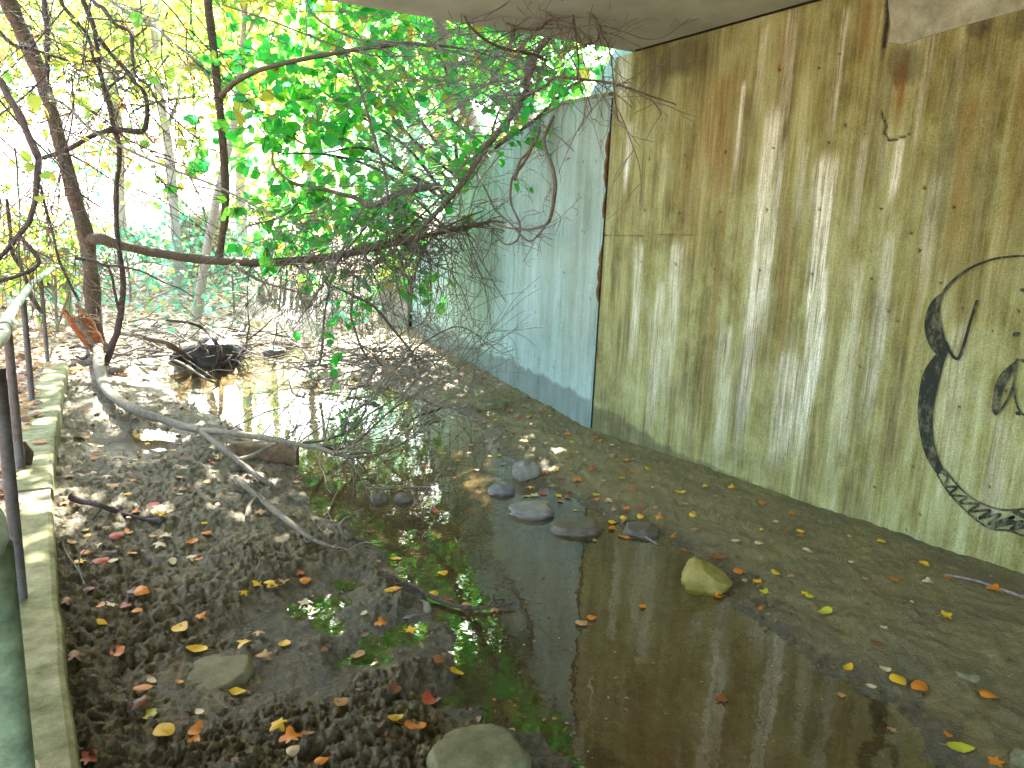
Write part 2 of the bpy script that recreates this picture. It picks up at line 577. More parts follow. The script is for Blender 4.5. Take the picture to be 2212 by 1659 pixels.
M = dict(
    wall=mat_concrete_wall(),
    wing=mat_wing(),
    deck=mat_plain_concrete('deck_concrete', (0.38, 0.43, 0.38), (0.60, 0.67, 0.61), 0.9),
    patch=mat_plain_concrete('patch_mortar', (0.20, 0.215, 0.14), (0.42, 0.45, 0.33), 4),
    curb=mat_plain_concrete('curb_concrete', (0.12, 0.12, 0.04), (0.36, 0.35, 0.19), 5),
    old=mat_plain_concrete('old_wall', (0.22, 0.19, 0.13), (0.42, 0.38, 0.30), 2),
    ground=mat_ground(),
    water=mat_water(),
    bark=mat_bark('brown_bark', (0.035, 0.022, 0.014), (0.10, 0.068, 0.045), (0.21, 0.155, 0.11)),
    palebark=mat_bark('pale_bark', (0.08, 0.065, 0.045), (0.20, 0.165, 0.115), (0.38, 0.325, 0.245)),
    vine=mat_bark('vine_bark', (0.055, 0.044, 0.032), (0.15, 0.118, 0.085), (0.29, 0.245, 0.185)),
    dark=mat_bark('dark_stem_bark', (0.03, 0.018, 0.018), (0.075, 0.05, 0.045), (0.15, 0.11, 0.10)),
    greytwig=mat_bark('grey_twig', (0.10, 0.085, 0.07), (0.22, 0.19, 0.165), (0.36, 0.33, 0.30)),
    far_bark=mat_bark('far_bark', (0.22, 0.20, 0.17), (0.36, 0.32, 0.28), (0.5, 0.46, 0.41)),
    green=mat_leaf('big_green_leaf', [(0.0, (0.02, 0.28, 0.06)), (0.4, (0.03, 0.40, 0.03)), (0.65, (0.07, 0.47, 0.025)), (0.82, (0.17, 0.52, 0.03)), (0.94, (0.24, 0.46, 0.035)), (1.0, (0.38, 0.30, 0.03))], 0.7),
    olive=mat_leaf('yellow_green_leaf', [(0.0, (0.10, 0.30, 0.03)), (0.4, (0.26, 0.44, 0.035)), (0.75, (0.46, 0.46, 0.05)), (0.92, (0.50, 0.36, 0.05)), (1.0, (0.48, 0.2, 0.03))], 0.72),
    teal=mat_leaf('blue_green_leaf', [(0.0, (0.05, 0.30, 0.17)), (0.5, (0.10, 0.42, 0.23)), (0.85, (0.22, 0.46, 0.18)), (1.0, (0.42, 0.40, 0.09))], 0.72),
    litter=mat_leaf('dry_litter', [(0.0, (0.10, 0.05, 0.025)), (0.3, (0.26, 0.15, 0.08)), (0.6, (0.42, 0.30, 0.19)), (0.8, (0.45, 0.16, 0.05)), (1.0, (0.5, 0.36, 0.07))], 0.25, 0.6),
    timber=mat_flat('brown_timber', (0.17, 0.115, 0.06), 0.8, 0.2, 0.5, 25),
    rail=mat_flat('grey_green_pipe_paint', (0.19, 0.25, 0.14), 0.6, 0.3, 0.5, 22, 0.0),
    railtop=mat_flat('weathered_galvanised_pipe', (0.30, 0.34, 0.27), 0.5, 0.4, 0.4, 30, 0.1),
    post=mat_flat('dark_post_paint', (0.10, 0.085, 0.075), 0.5, 0.4, 0.4, 30, 0.2),
    rust=mat_flat('rusty_iron', (0.26, 0.085, 0.03), 0.85, 0.2, 0.6, 25),
    paint=mat_paint('black_spray_paint', (0.018, 0.022, 0.016), (0.15, 0.155, 0.08), 0.49, 0.64),
    paintthin=mat_paint('thin_black_spray', (0.022, 0.026, 0.018), (0.16, 0.16, 0.085), 0.46, 0.6),
    gap=mat_flat('joint_filler', (0.02, 0.017, 0.012), 0.9, 0.1),
    rusty_edge=mat_flat('joint_sealant', (0.13, 0.075, 0.035), 0.9, 0.1, 0.5, 40),
    root=mat_flat('wet_black_root', (0.035, 0.025, 0.02), 0.5, 0.4, 0.6, 40),
    st_grey=mat_stone('grey_stone', (0.12, 0.115, 0.09), (0.27, 0.255, 0.20), 0.65),
    st_blue=mat_stone('blue_grey_stone', (0.085, 0.085, 0.08), (0.19, 0.19, 0.17), 0.55),
    st_brown=mat_stone('brown_stone', (0.06, 0.048, 0.028), (0.15, 0.125, 0.08), 0.55),
    st_yellow=mat_stone('yellow_stone', (0.17, 0.135, 0.022), (0.33, 0.27, 0.055), 0.65),
    st_moss=mat_stone('mossy_stone', (0.08, 0.075, 0.026), (0.20, 0.185, 0.085), 0.75),
    st_wall=mat_stone('wall_stone', (0.22, 0.17, 0.11), (0.42, 0.35, 0.24), 0.8),
)
LEAFC = {
    'yellow': (0.62, 0.40, 0.02), 'orange': (0.55, 0.19, 0.015), 'tan': (0.40, 0.24, 0.11), 'pale': (0.52, 0.44, 0.28),
    'red': (0.36, 0.065, 0.03), 'brown': (0.17, 0.075, 0.03), 'lime': (0.42, 0.44, 0.03), 'rust': (0.22, 0.075, 0.02)}


def mat_dead(name, c):
    t = NT(name)
    n1 = t.noise(t.coord(), 60, 5, 0.65)
    col = t.mix(1.0, c, t.ramp(n1, [(0.3, (0.6, 0.5, 0.4)), (0.7, (1.25, 1.2, 1.1))]), 'MULTIPLY')
    t.fin(col, 0.5, 0.35)
    return t.m


for k, c in LEAFC.items():
    M['leaf_' + k] = mat_dead(k + '_fallen_leaf', c)

# ------------------------------------------------------------------ ground and water
ZW = -0.10
wl = [(560, 655), (535, 700), (520, 745), (505, 790), (400, 800), (335, 815), (365, 855), (430, 885), (480, 915), (520, 950), (570, 985), (632, 1010), (640, 1065),
      (690, 1110), (735, 1150), (800, 1195), (862, 1262), (925, 1320), (955, 1400), (940, 1470), (985, 1530), (1120, 1580), (1230, 1659), (1260, 1900)]
wr = [(2170, 1900), (2060, 1659), (1960, 1520), (1800, 1440), (1660, 1350), (1590, 1290), (1530, 1220), (1440, 1165), (1340, 1122), (1260, 1085), (1180, 1045), (1115, 1000),
      (1060, 935), (1000, 895), (930, 868), (850, 835), (740, 838), (650, 815), (655, 785), (690, 745), (700, 700), (680, 660)]
WPOLY = np.array([G(u, v, ZW)[:2] for u, v in wl + wr])


def sd_poly(x, y, poly):
    d = np.full(x.shape, 1e9)
    ins = np.zeros(x.shape, bool)
    n = len(poly)
    for i in range(n):
        a, b = poly[i], poly[(i + 1) % n]
        ex, ey = b - a
        wx, wy = x - a[0], y - a[1]
        t = np.clip((wx * ex + wy * ey) / (ex * ex + ey * ey + 1e-12), 0, 1)
        dx, dy = wx - ex * t, wy - ey * t
        d = np.minimum(d, dx * dx + dy * dy)
        c = ((a[1] > y) != (b[1] > y)) & (x < (b[0] - a[0]) * (y - a[1]) / (b[1] - a[1] + 1e-12) + a[0])
        ins ^= c
    d = np.sqrt(d)
    return np.where(ins, -d, d)


ZC = 0.13
_wp = [PW(u, v) for u, v in [(1322, 205), (1215, 226), (1140, 272), (1056, 334), (1026, 378), (977, 440), (943, 498), (915, 552), (893, 605)]]
WTT = [float(np.dot(p[:2] - WA, WT)) for p in _wp] + [7.0]
WTZ = [float(p[2]) for p in _wp] + [float(_wp[-1][2]) - 0.1]
print('wing', [round(a, 2) for a in WTT], [round(a, 2) for a in WTZ])
CURB = [G(u, v, ZC) for u, v in [(147, 783), (131, 870), (119, 960), (114, 1050), (119, 1150), (130, 1300), (150, 1480), (178, 1659), (262, 2100)]]
CURB = np.array(CURB)[::-1]                   # near to far
cy_, cx_ = CURB[:, 1], CURB[:, 0]


def curb_x(y):
    return np.interp(y, cy_, cx_)


def wing_top(t):
    """height of the wing wall's sloping top, t metres from the joint"""
    return np.interp(t, WTT, WTZ)


PUD = [(G(705, 1275, -0.03)[:2], 0.17, 0.12), (G(690, 1325, -0.03)[:2], 0.16, 0.08), (G(745, 1240, -0.03)[:2], 0.07, 0.10), (G(860, 1340, -0.03)[:2], 0.20, 0.10), (G(790, 1390, -0.03)[:2], 0.16, 0.07), (G(300, 935, -0.03)[:2], 0.3, 0.4)]


def sd_all(x, y):
    d = sd_poly(x, y, WPOLY)
    for c, a, b in PUD:
        e = (np.hypot((x - c[0]) / a, (y - c[1]) / b) - 1) * min(a, b)
        d = np.minimum(d, np.maximum(e, -0.12) - 0.005)
    return d


def ground_parts(x, y):
    x = np.asarray(x, float)
    y = np.asarray(y, float)
    wob = (fbm(x * 3.1, y * 3.1, 4, 5) - 0.5) * 0.22 + (fbm(x * 13, y * 13, 3, 8) - 0.5) * 0.12 + 0.03
    d = sd_all(x, y) + wob * sst(0.0, 1.5, np.hypot(x, y))
    return x, y, d


def ground_h(x, y, full=False):
    x, y, d = ground_parts(x, y)
    xc = curb_x(y)
    left = sst(0.6, -0.6, x - (xc + 1.2))          # how far over to the left bank
    right = sst(1.7, 2.2, x - 0.06 * y)
    h = np.where(d < 0, ZW - 0.22 * (1 - np.exp(d / 0.55)), ZW + 0.115 * (1 - np.exp(-d / 0.45)) + 0.012 * np.clip(d, 0, 3))
    out = sst(-0.05, 0.25, d)
    # crumbly worm-cast mud on the left bank
    mudz = (1 - right) * out
    r = np.hypot(x, y)
    lump = fbm(x * 9, y * 9, 3, 21)
    cr = 1 - np.abs(fbm(x * 26, y * 26, 3, 31) * 2 - 1)
    big = fbm(x * 2.2, y * 2.2, 3, 41)
    amp = mudz * sst(14, 7, r)
    smoothp = sst(0.56, 0.66, fbm(x * 1.7 + 4, y * 1.7, 3, 61)) * sst(0.9, 0.2, d)
    amp = amp * (1 - 0.6 * smoothp)
    h = h + amp * ((lump - 0.5) * 0.040 + (cr - 0.6) * 0.036 + (fbm(x * 46, y * 46, 3, 51, 0.6) - 0.5) * 0.050 + (big - 0.5) * 0.045)
    # right bank: smoother silt with prints and grit
    rb = right * out
    h = h + rb * ((fbm(x * 7, y * 7, 4, 71) - 0.5) * 0.03 + (fbm(x * 34, y * 34, 3, 75) - 0.5) * 0.014 * (1 + 1.2 * sst(2.5, 5, y)))
    # path behind the curb
    path = np.where(y < 10.2, sst(-0.10, -0.14, x - xc), sst(0.5, -1.2, x - 0.4))
    path = np.where((y > 9.4) & (y < 10.2), path * 1.0, path)
    ph = 0.112 + (fbm(x * 6, y * 6, 3, 91) - 0.5) * 0.02
    h = h * (1 - path) + ph * path
    # woods floor rising behind
    far = sst(9.5, 13, y) * out
    h = h + far * (0.10 + (fbm(x * 0.9, y * 0.9, 4, 101) - 0.5) * 0.25)
    rise = np.clip(y - 15, 0, None)
    h = h + out * (0.075 * rise + 0.006 * np.clip(rise, 0, 30) ** 2)
    h = h + out * np.clip(-x - 3.5 + 0.0 * y, 0, 12) * 0.12 * sst(5, 9, y)
    h = h + out * np.clip(x - 6.0 - 0.12 * y, 0, 30) * 0.16 * sst(11.5, 15, y)
    # embankment behind the wing wall and abutment
    t = (x - WA[0]) * WT[0] + (y - WA[1]) * WT[1]
    s = -((x - WA[0]) * WN[0] + (y - WA[1]) * WN[1])
    emb = np.where(t < 0, 3.4, wing_top(t) - 0.12 + 0.3 * np.clip(s - 0.4, 0, 4))
    em = sst(0.12, 0.32, s) * sst(9.5, 6.3, t)
    s0 = np.where(y < 4.4, x - WX, s)
    em = np.where(y < 4.4, sst(0.12, 0.32, s0), em)
    h = h * (1 - em) + np.maximum(emb, h) * em
    if not full:
        return h
    litter = np.clip(path + far + em, 0, 1)
    litter = np.maximum(litter, 0.0)
    lpatch = sst(0.46, 0.6, fbm(x * 1.3, y * 1.3, 4, 111)) * sst(5.0, 8.0, y) * out * 0.8
    litter = np.clip(np.maximum(litter, lpatch), 0, 1)
    bed = sst(0.03, -0.06, d)
    return h, rb, litter, bed, d


def gh(x, y):
    return float(ground_h(np.array([x]), np.array([y]))[0])


def build_ground():
    a0 = math.atan2(0.573, 0.798)                  # view azimuth (from +y to +x)
    fine = np.arange(-0.86, 0.86, 0.0021)
    coarse = np.linspace(0.86, 2 * PI - 0.86, 110)[1:-1]
    ang = np.concatenate([fine, coarse]) + a0
    r = [0.45]
    while r[-1] < 13:
        r.append(r[-1] * 1.0042)
    while r[-1] < 160:
        r.append(r[-1] * 1.022)
    r = np.array(r)
    A, Rr = np.meshgrid(ang, r, indexing='xy')
    X, Y = np.sin(A) * Rr, np.cos(A) * Rr
    h, rb, lit, bed, d = ground_h(X, Y, True)
    na, nr = len(ang), len(r)
    V = np.stack([X, Y, h], -1).reshape(-1, 3)
    i, j = np.meshgrid(np.arange(nr - 1), np.arange(na), indexing='ij')
    k = (j + 1) % na
    q = np.stack([i * na + j, (i + 1) * na + j, (i + 1) * na + k, i * na + k], -1).reshape(-1, 4)[:, ::-1]
    mb = MB()
    V = np.vstack([V, [[0, 0, 0.05]]])
    jj = np.arange(na)
    tri = np.stack([np.full(na, len(V) - 1), jj, (jj + 1) % na], 1)[:, ::-1]
    mb.add(V, [q, tri])
    o = mb.build('ground', M['ground'])
    o['kind'] = 'structure'
    z = np.ones((len(V), 4), np.float32)
    z[:-1, 0] = rb.ravel()
    z[:-1, 1] = lit.ravel()
    z[:-1, 2] = bed.ravel()
    z[-1, :3] = 0
    at = o.data.attributes.new('zone', 'FLOAT_COLOR', 'POINT')
    at.data.foreach_set('color', z.ravel())
    w_ = np.zeros(len(V), np.float32)
    w_[:-1] = (sst(0.22, 0.02, d + (fbm(X * 6, Y * 6, 3, 151) - 0.5) * 0.22) * 0.9).ravel()
    o.data.attributes.new('wet', 'FLOAT', 'POINT').data.foreach_set('value', w_)


build_ground()
mb = MB()
xs = np.linspace(-0.2, 9, 40)
lo, hi = WPOLY.min(0) - 0.4, WPOLY.max(0) + 0.4
# water sheet: a strip following the stream, its banks close over the edges
xs = np.linspace(lo[0], hi[0], 60)
ys = np.linspace(lo[1], hi[1], 120)
XX, YY = np.meshgrid(xs, ys, indexing='ij')
dd = sd_all(XX, YY)
keep = dd < 0.5
V = np.stack([XX, YY, np.full_like(XX, ZW)], -1).reshape(-1, 3)
ni, nj = XX.shape
i, j = np.meshgrid(np.arange(ni - 1), np.arange(nj - 1), indexing='ij')
q = np.stack([i * nj + j, (i + 1) * nj + j, (i + 1) * nj + j + 1, i * nj + j + 1], -1).reshape(-1, 4)
kk = keep.ravel()[q].all(1)
kx = V[q][:, :, 0].max(1) < WX + 0.1
mb.add(V, [q[kk & kx]])
mb.build('stream_water', M['water'])['kind'] = 'structure'


# ------------------------------------------------------------------ bridge: abutment, wing wall, deck
def stain_attr(o, rgb):
    z = np.ones((len(rgb), 4), np.float32)
    z[:, :3] = np.clip(rgb, 0, 1)
    at = o.data.attributes.new('stain', 'FLOAT_COLOR', 'POINT')
    at.data.foreach_set('color', z.ravel())


def wyz(u, v):
    p = PX(u, v, WX)
    return p[1], p[2]


ab = empty('abutment_wall', (WX, 2.0, 0), 'tall olive-brown concrete abutment wall with white run stains and black graffiti', 'wall')
y_end = 4.35
ys = np.concatenate([np.arange(-5, 0.6, 0.12), np.arange(0.6, y_end - 0.02, 0.008), [y_end - 0.025, y_end - 0.015, y_end - 0.006, y_end]])
zs = np.arange(-0.5, 2.995, 0.011)
zs = np.append(zs, 2.985)
zs = np.unique(zs[zs <= 2.985])
YY, ZZ = np.meshgrid(ys, zs, indexing='ij')
XXw = np.full_like(YY, WX)
edge = sst(y_end - 0.03, y_end, YY)
XXw += edge ** 2 * 0.02 + (fbm(YY * 1.3, ZZ * 1.3, 3, 7) - 0.5) * 0.008
rag = fbm(ZZ * 9, YY * 3, 3, 9)
wht = np.zeros_like(YY)
org = np.zeros_like(YY)
drk = np.zeros_like(YY)
sn = fbm(YY * 16, ZZ * 1.1, 4, 15)
sn2 = fbm(YY * 45, ZZ * 2.0, 3, 16)
fine = sst(0.3, 0.7, fbm(YY * 70, ZZ * 1.2, 4, 19))


def streak(arr, u, v0, v1, wpx, s, soft=0.35):
    """run stain: vertical on the wall from pixel row v0 down to v1, wandering a little"""
    y0, zt = wyz(u, v0)
    yb, zb = wyz(u, v1)
    y0 = wyz(u, (v0 + v1) / 2)[0]
    w = abs(wyz(u + wpx / 2, (v0 + v1) / 2)[0] - wyz(u - wpx / 2, (v0 + v1) / 2)[0])
    dx = np.abs(YY - y0 + (vn(ZZ * 2.0, ZZ * 0 + y0 * 7, 3) - 0.5) * w * 0.5) / (w / 2)
    L = zt - zb
    f = sst(zb - 0.25 * L, zb + 0.3 * L, ZZ) * sst(zt + 0.03, zt - 0.08 * L, ZZ)
    m = sst(1.15, 0.35, dx + (sn2 - 0.5) * 1.1) * f * s
    m = m * np.clip(0.45 + 1.1 * fine, 0, 1)
    np.maximum(arr, m, out=arr)


def blob(arr, u, v, ru, rv, s, seed=0):
    y0, z0 = wyz(u, v)
    ry = abs(wyz(u + ru, v)[0] - y0)
    rz = abs(wyz(u, v + rv)[1] - z0)
    q = np.hypot((YY - y0) / ry, (ZZ - z0) / rz) + (fbm(YY * 9, ZZ * 4, 4, 33 + seed) - 0.5) * 1.1
    np.maximum(arr, sst(1.1, 0.45, q) * s, out=arr)


for a in [(1645, 230, 760, 46, .85), (1672, 300, 700, 20, .7), (1770, 330, 800, 52, .95), (1757, 560, 960, 34, .9), (1596, 180, 370, 10, .8), (1731, 310, 480, 14, .6), (1856, 300, 510, 20, .55),
          (1628, 480, 930, 40, .55), (1700, 760, 1000, 60, .5), (1356, 265, 400, 15, .9), (1345, 110, 240, 22, .55), (1380, 520, 760, 26, .5), (1455, 520, 800, 34, .45), (1420, 600, 900, 30, .4),
          (1815, 20, 260, 22, .45), (1700, 20, 280, 26, .4), (1640, 60, 240, 20, .35), (1990, 60, 330, 26, .35), (2060, 700, 1000, 60, .3), (1930, 305, 440, 26, .85), (1895, 500, 900, 40, .35),
          (2010, 380, 620, 30, .35), (2150, 900, 1130, 60, .25), (1560, 700, 960, 40, .35), (1830, 560, 1000, 40, .3)]:
    streak(wht, *a)
for a in [(1555, 160, 420, 95, .75), (1500, 300, 560, 60, .4), (1695, 440, 760, 30, .65), (1690, 60, 240, 36, .45), (1945, 110, 260, 40, .75), (1880, 0, 130, 50, .7), (1845, 460, 640, 28, .5),
          (2095, 200, 620, 80, .55), (2200, 120, 560, 60, .5), (1470, 440, 640, 20, .5), (1555, 450, 620, 16, .6), (1540, 560, 880, 36, .4), (1985, 500, 800, 30, .35), (1620, 560, 900, 20, .4)]:
    streak(org, *a)
blob(org, 1365, 288, 5, 22, 1.0)
blob(org, 1690, 145, 12, 16, .8, 3)
blob(org, 1469, 460, 5, 10, .9, 4)
blob(org, 1555, 465, 5, 14, .9, 5)
blob(org, 1620, 757, 7, 10, .9, 6)
blob(org, 1945, 160, 26, 40, .8, 7)
for a in [(1470, 130, 110, 50, .55, 1), (1620, 760, 60, 60, .25, 2), (1915, 50, 12, 90, .7, 3), (2200, 50, 60, 40, .35, 4), (2110, 60, 30, 30, .6, 5), (1950, 140, 50, 50, .5, 6)]:
    blob(drk, *a)
for a in [(1430, 60, 200, 90, .5), (1520, 40, 180, 70, .45), (1605, 200, 460, 30, .35), (1680, 260, 520, 18, .3), (1900, 120, 460, 40, .35), (1725, 300, 560, 20, .3), (2050, 100, 560, 60, .35), (1590, 800, 1010, 60, .25), (1790, 700, 980, 20, .3)]:
    streak(drk, *a)
# soaked foot of the wall, ending in a ragged line that sinks towards the near end
damp_top = np.interp(YY, [1.5, 2.6, 3.4, 3.7, 4.0, 4.35], [-0.1, 0.02, 0.06, 0.13, 0.2, 0.23])
drk = np.maximum(drk, 0.5 * sst(0.02, -0.02, ZZ - damp_top - (fbm(YY * 7, ZZ * 2, 4, 66) - 0.5) * 0.09))
# cracks, form-tie holes and pits
seams = sst(0.006, 0.002, np.abs(ZZ - wyz(1440, 509)[1] + (fbm(YY * 9, YY * 0, 3, 3) - 0.5) * 0.03)) * sst(3.3, 3.5, YY) * 0.6
drk = np.maximum(drk, seams)
XXh = np.zeros_like(YY)


def crackline(pts, w):
    P = [wyz(u, v) for u, v in pts]
    for (a, b), (c, e) in zip(P[:-1], P[1:]):
        ex, ey = c - a, e - b
        wy = YY + (fbm(YY * 30, ZZ * 30, 2, 88) - 0.5) * 0.03
        t = np.clip(((wy - a) * ex + (ZZ - b) * ey) / (ex * ex + ey * ey), 0, 1)
        dq = np.hypot(wy - a - ex * t, ZZ - b - ey * t)
        m = sst(w, w * 0.4, dq)
        np.maximum(drk, m, out=drk)
        np.maximum(XXh, m, out=XXh)


crackline([(1905, 240), (1912, 270), (1908, 285), (1918, 303), (1935, 300), (1962, 290)], 0.007)
crackline([(1912, 0), (1916, 50), (1912, 100)], 0.010)
for a, b in [(700, 158), (507, 433), (668, 418), (367, 445), (145, 465), (250, 455), (131, 617), (233, 625), (352, 620), (488, 615), (643, 613), (823, 612), (1036, 608), (119, 768), (223, 775), (335, 790),
             (467, 793), (620, 803), (795, 816), (998, 830), (910, 683), (935, 735), (525, 205), (640, 198), (718, 367), (845, 912), (16, 690), (1130, 80), (950, 550)]:
    y0, z0 = wyz(a * .7374 + 1296, b * .7374)
    dq = np.hypot(YY - y0, ZZ - z0)
    m = sst(0.011, 0.005, dq)
    np.maximum(drk, m, out=drk)
    np.maximum(XXh, m, out=XXh)
for a, b in [(143, 690), (100, 1040), (364, 1106), (205, 1190), (392, 1303), (680, 1190), (335, 1366), (750, 790), (482, 347), (570, 447), (356, 138), (233, 38), (534, 33), (192, 326), (300, 500), (693, 546), (800, 463), (425, 733), (555, 857)]:
    y0, z0 = wyz(a * .5211 + 1782, b * .5211 + 432)
    dq = np.hypot(YY - y0, ZZ - z0)
    m = sst(0.009, 0.004, dq)
    np.maximum(drk, m, out=drk)
    np.maximum(XXh, m, out=XXh)
XXw += XXh * 0.015
mb = MB()
V = np.stack([XXw, YY, ZZ], -1).reshape(-1, 3)
ni, nj = YY.shape
i, j = np.meshgrid(np.arange(ni - 1), np.arange(nj - 1), indexing='ij')
q = np.stack([i * nj + j, i * nj + j + 1, (i + 1) * nj + j + 1, (i + 1) * nj + j], -1).reshape(-1, 4)
mb.add(V, [q])
nface = len(V)
mb.box((WX + 0.03, -5, -0.5), (WX + 0.6, y_end - 0.001, 2.985))
wall = mb.build('wall_face', M['wall'], ab)
rgb = np.zeros((mb.n, 3))
rgb[:nface] = np.stack([wht, org, drk], -1).reshape(-1, 3)
stain_attr(wall, rgb)

# mortar patch high on the wall
mb = MB()
pp = [wyz(u, v) for u, v in [(1919, 92), (1926, 60), (1921, 20), (1919, -40), (2300, -40), (2300, 0), (2212, 20), (2140, 40), (2060, 62), (1990, 84), (1950, 96)]]
pp = np.array(pp)[::-1]
n = len(pp)
v = [(WX - 0.007, a, b) for a, b in pp] + [(WX + 0.02, a, b) for a, b in pp]
v = [(x, y, min(z, 2.98)) for x, y, z in v]
mb.add(v, [np.array([list(range(n))]), np.array([((i + 1) % n, i, n + i, n + (i + 1) % n) for i in range(n)])])
mb.build('mortar_patch', M['patch'], ab, False)


# graffiti (black spray paint on the wall)
def gpt(a, b):
    y, z = wyz(a * .5211 + 1782, b * .5211 + 432)
    return np.array([y, z])


def ribbon(mbx, left, right, x):
    """flat sheet of paint between two outlines"""
    def dens(p, m):
        P = np.array([[*gpt(*q), 0.0] for q in p])
        P, _ = resample(P, np.ones(len(P)), 6)
        s = np.concatenate([[0], np.cumsum(np.linalg.norm(np.diff(P, axis=0), axis=1))])
        t = np.linspace(0, s[-1], m)
        return np.stack([np.interp(t, s, P[:, 0]), np.interp(t, s, P[:, 1])], 1)
    m = 50
    L, R = dens(left, m), dens(right, m)
    v = [(x, a, b) for a, b in L] + [(x, a, b) for a, b in R]
    mbx.add(v, [np.array([(i, i + 1, m + i + 1, m + i) for i in range(m - 1)])])


def gstroke(mbx, pts, w, x):
    P = np.array([[*gpt(*q), 0.0] for q in pts])
    wv = np.broadcast_to(w, (len(pts),)).astype(float) * 0.0011
    P, W = resample(P, wv, 6)
    T = np.gradient(P, axis=0)
    T /= np.linalg.norm(T, axis=1)[:, None] + 1e-9
    N = np.stack([-T[:, 1], T[:, 0]], 1)
    L, R = P[:, :2] + N * W[:, None], P[:, :2] - N * W[:, None]
    m = len(P)
    v = [(x, a, b) for a, b in L] + [(x, a, b) for a, b in R]
    mbx.add(v, [np.array([(i, i + 1, m + i + 1, m + i) for i in range(m - 1)])])
    for c, nrm in ((P[0, :2], W[0]), (P[-1, :2], W[-1])):
        aa = np.arange(12) / 12 * 2 * PI
        mbx.add([(x + 0.0003, c[0] + nrm * math.cos(t), c[1] + nrm * math.sin(t)) for t in aa], [np.array([list(range(12))])])


gx = WX - 0.0075
mb = MB()
ribbon(mb, [(496, 375), (450, 415), (425, 460), (415, 510), (420, 560), (440, 610), (465, 640)], [(500, 380), (482, 430), (480, 480), (490, 530), (505, 590), (512, 622), (512, 632)], gx)
ribbon(mb, [(463, 638), (430, 680), (405, 730), (392, 800), (387, 880), (395, 960), (410, 1030), (435, 1090), (470, 1140)], [(512, 632), (490, 700), (470, 780), (455, 860), (450, 930), (455, 1000), (470, 1060), (486, 1095), (500, 1120)], gx)
gstroke(mb, [(880, 236), (825, 232), (770, 235), (710, 243), (650, 262), (600, 285), (550, 320), (510, 360), (485, 395)], [4.5, 4.5, 4.5, 5, 5, 5.5, 6, 7, 8], gx - 0.0006)
gstroke(mb, [(505, 590), (525, 635), (548, 658), (565, 640), (590, 560), (610, 490), (633, 420)], [6, 6.5, 7, 7, 6.5, 6.5, 7], gx - 0.0010)
mb.build('graffiti_outline', M['paint'], ab, False)
mb = MB()
outer = [(470, 1140), (500, 1190), (550, 1250), (600, 1300), (650, 1340), (700, 1365), (760, 1368), (825, 1390), (900, 1400)]
inner = [(500, 1120), (560, 1190), (620, 1240), (700, 1275), (760, 1285), (825, 1280), (900, 1270)]
gstroke(mb, outer, 5, gx)
gstroke(mb, inner, 5, gx)
zz = [(475, 1120), (510, 1150), (500, 1185), (550, 1190), (520, 1220), (590, 1230), (560, 1255), (640, 1260), (600, 1290), (690, 1285), (640, 1320), (730, 1300), (680, 1345), (790, 1310), (720, 1350), (825, 1330), (770, 1365), (860, 1350)]
gstroke(mb, zz, 6, gx - 0.0006)
gstroke(mb, [(700, 1355), (760, 1330), (820, 1345), (880, 1330)], 10, gx - 0.0010)
gstroke(mb, [(790, 1290), (830, 1310), (880, 1300)], 12, gx - 0.0014)
mb.build('graffiti_tail', M['paintthin'], ab, False)
mb = MB()
ribbon(mb, [(800, 660), (740, 710), (710, 760), (700, 810), (693, 870), (708, 892)], [(802, 672), (775, 722), (748, 775), (730, 830), (722, 862), (712, 890)], gx)
gstroke(mb, [(800, 662), (790, 720), (785, 760), (765, 815), (740, 858), (710, 888)], 5, gx - 0.0006)
gstroke(mb, [(800, 662), (830, 668), (870, 700)], 7, gx - 0.0010)
gstroke(mb, [(785, 770), (795, 835), (815, 880), (850, 900)], 4.5, gx - 0.0014)
gstroke(mb, [(792, 557), (800, 556)], 11, gx - 0.0006)
gstroke(mb, [(800, 883), (810, 886)], 8, gx - 0.0018)
gstroke(mb, [(820, 372), (826, 374)], 8, gx - 0.0006)
mb.build('graffiti_eye', M['paint'], ab, False)

# joint between the two walls: dark open gap with torn sealant
mb = MB()
mb.prism([(WX + 0.035, y_end), (WX + 0.3, y_end), (WX + 0.3, y_end + 0.04), (WX + 0.035, y_end + 0.04)], -0.4, 2.7)
mb.build('joint_gap', M['gap'], ab, False)
mb = MB()
for k in range(9):
    z0 = 0.9 + 1.4 * random.Random(k).random()
    mb.tube([(WX + 0.012, y_end + 0.012, z0), (WX + 0.006, y_end + 0.02, z0 + 0.09), (WX + 0.014, y_end + 0.014, z0 + 0.2)], [0.008, 0.014, 0.006], 6, 3, None, 0.5, k)
mb.build('torn_sealant', M['rusty_edge'], ab)

# wing wall
wg = empty('wing_wall', (*WA, 0), 'pale streaked wing wall beyond the vertical joint, sloping down under the vines', 'wall')
LW = 6.55
ts = np.arange(0.012, LW, 0.016)
nz = 190
fr = np.linspace(0, 1, nz)
TT, FF = np.meshgrid(ts, fr, indexing='ij')
top = wing_top(TT)
ZZ2 = -0.5 + (top + 0.5) * FF
off = (fbm(TT * 1.3, ZZ2 * 1.3, 3, 17) - 0.5) * 0.008
Xw = WA[0] + WT[0] * TT + WN[0] * off
Yw = WA[1] + 0.008 + WT[1] * TT + WN[1] * off
mb = MB()
V = np.stack([Xw, Yw, ZZ2], -1).reshape(-1, 3)
ni, nj = TT.shape
i, j = np.meshgrid(np.arange(ni - 1), np.arange(nj - 1), indexing='ij')
q = np.stack([i * nj + j, i * nj + j + 1, (i + 1) * nj + j + 1, (i + 1) * nj + j], -1).reshape(-1, 4)
mb.add(V, [q])
nface = mb.n
segs = [0.012] + [t for t in WTT[1:-1] if t < LW - 0.1] + [LW - 0.01]
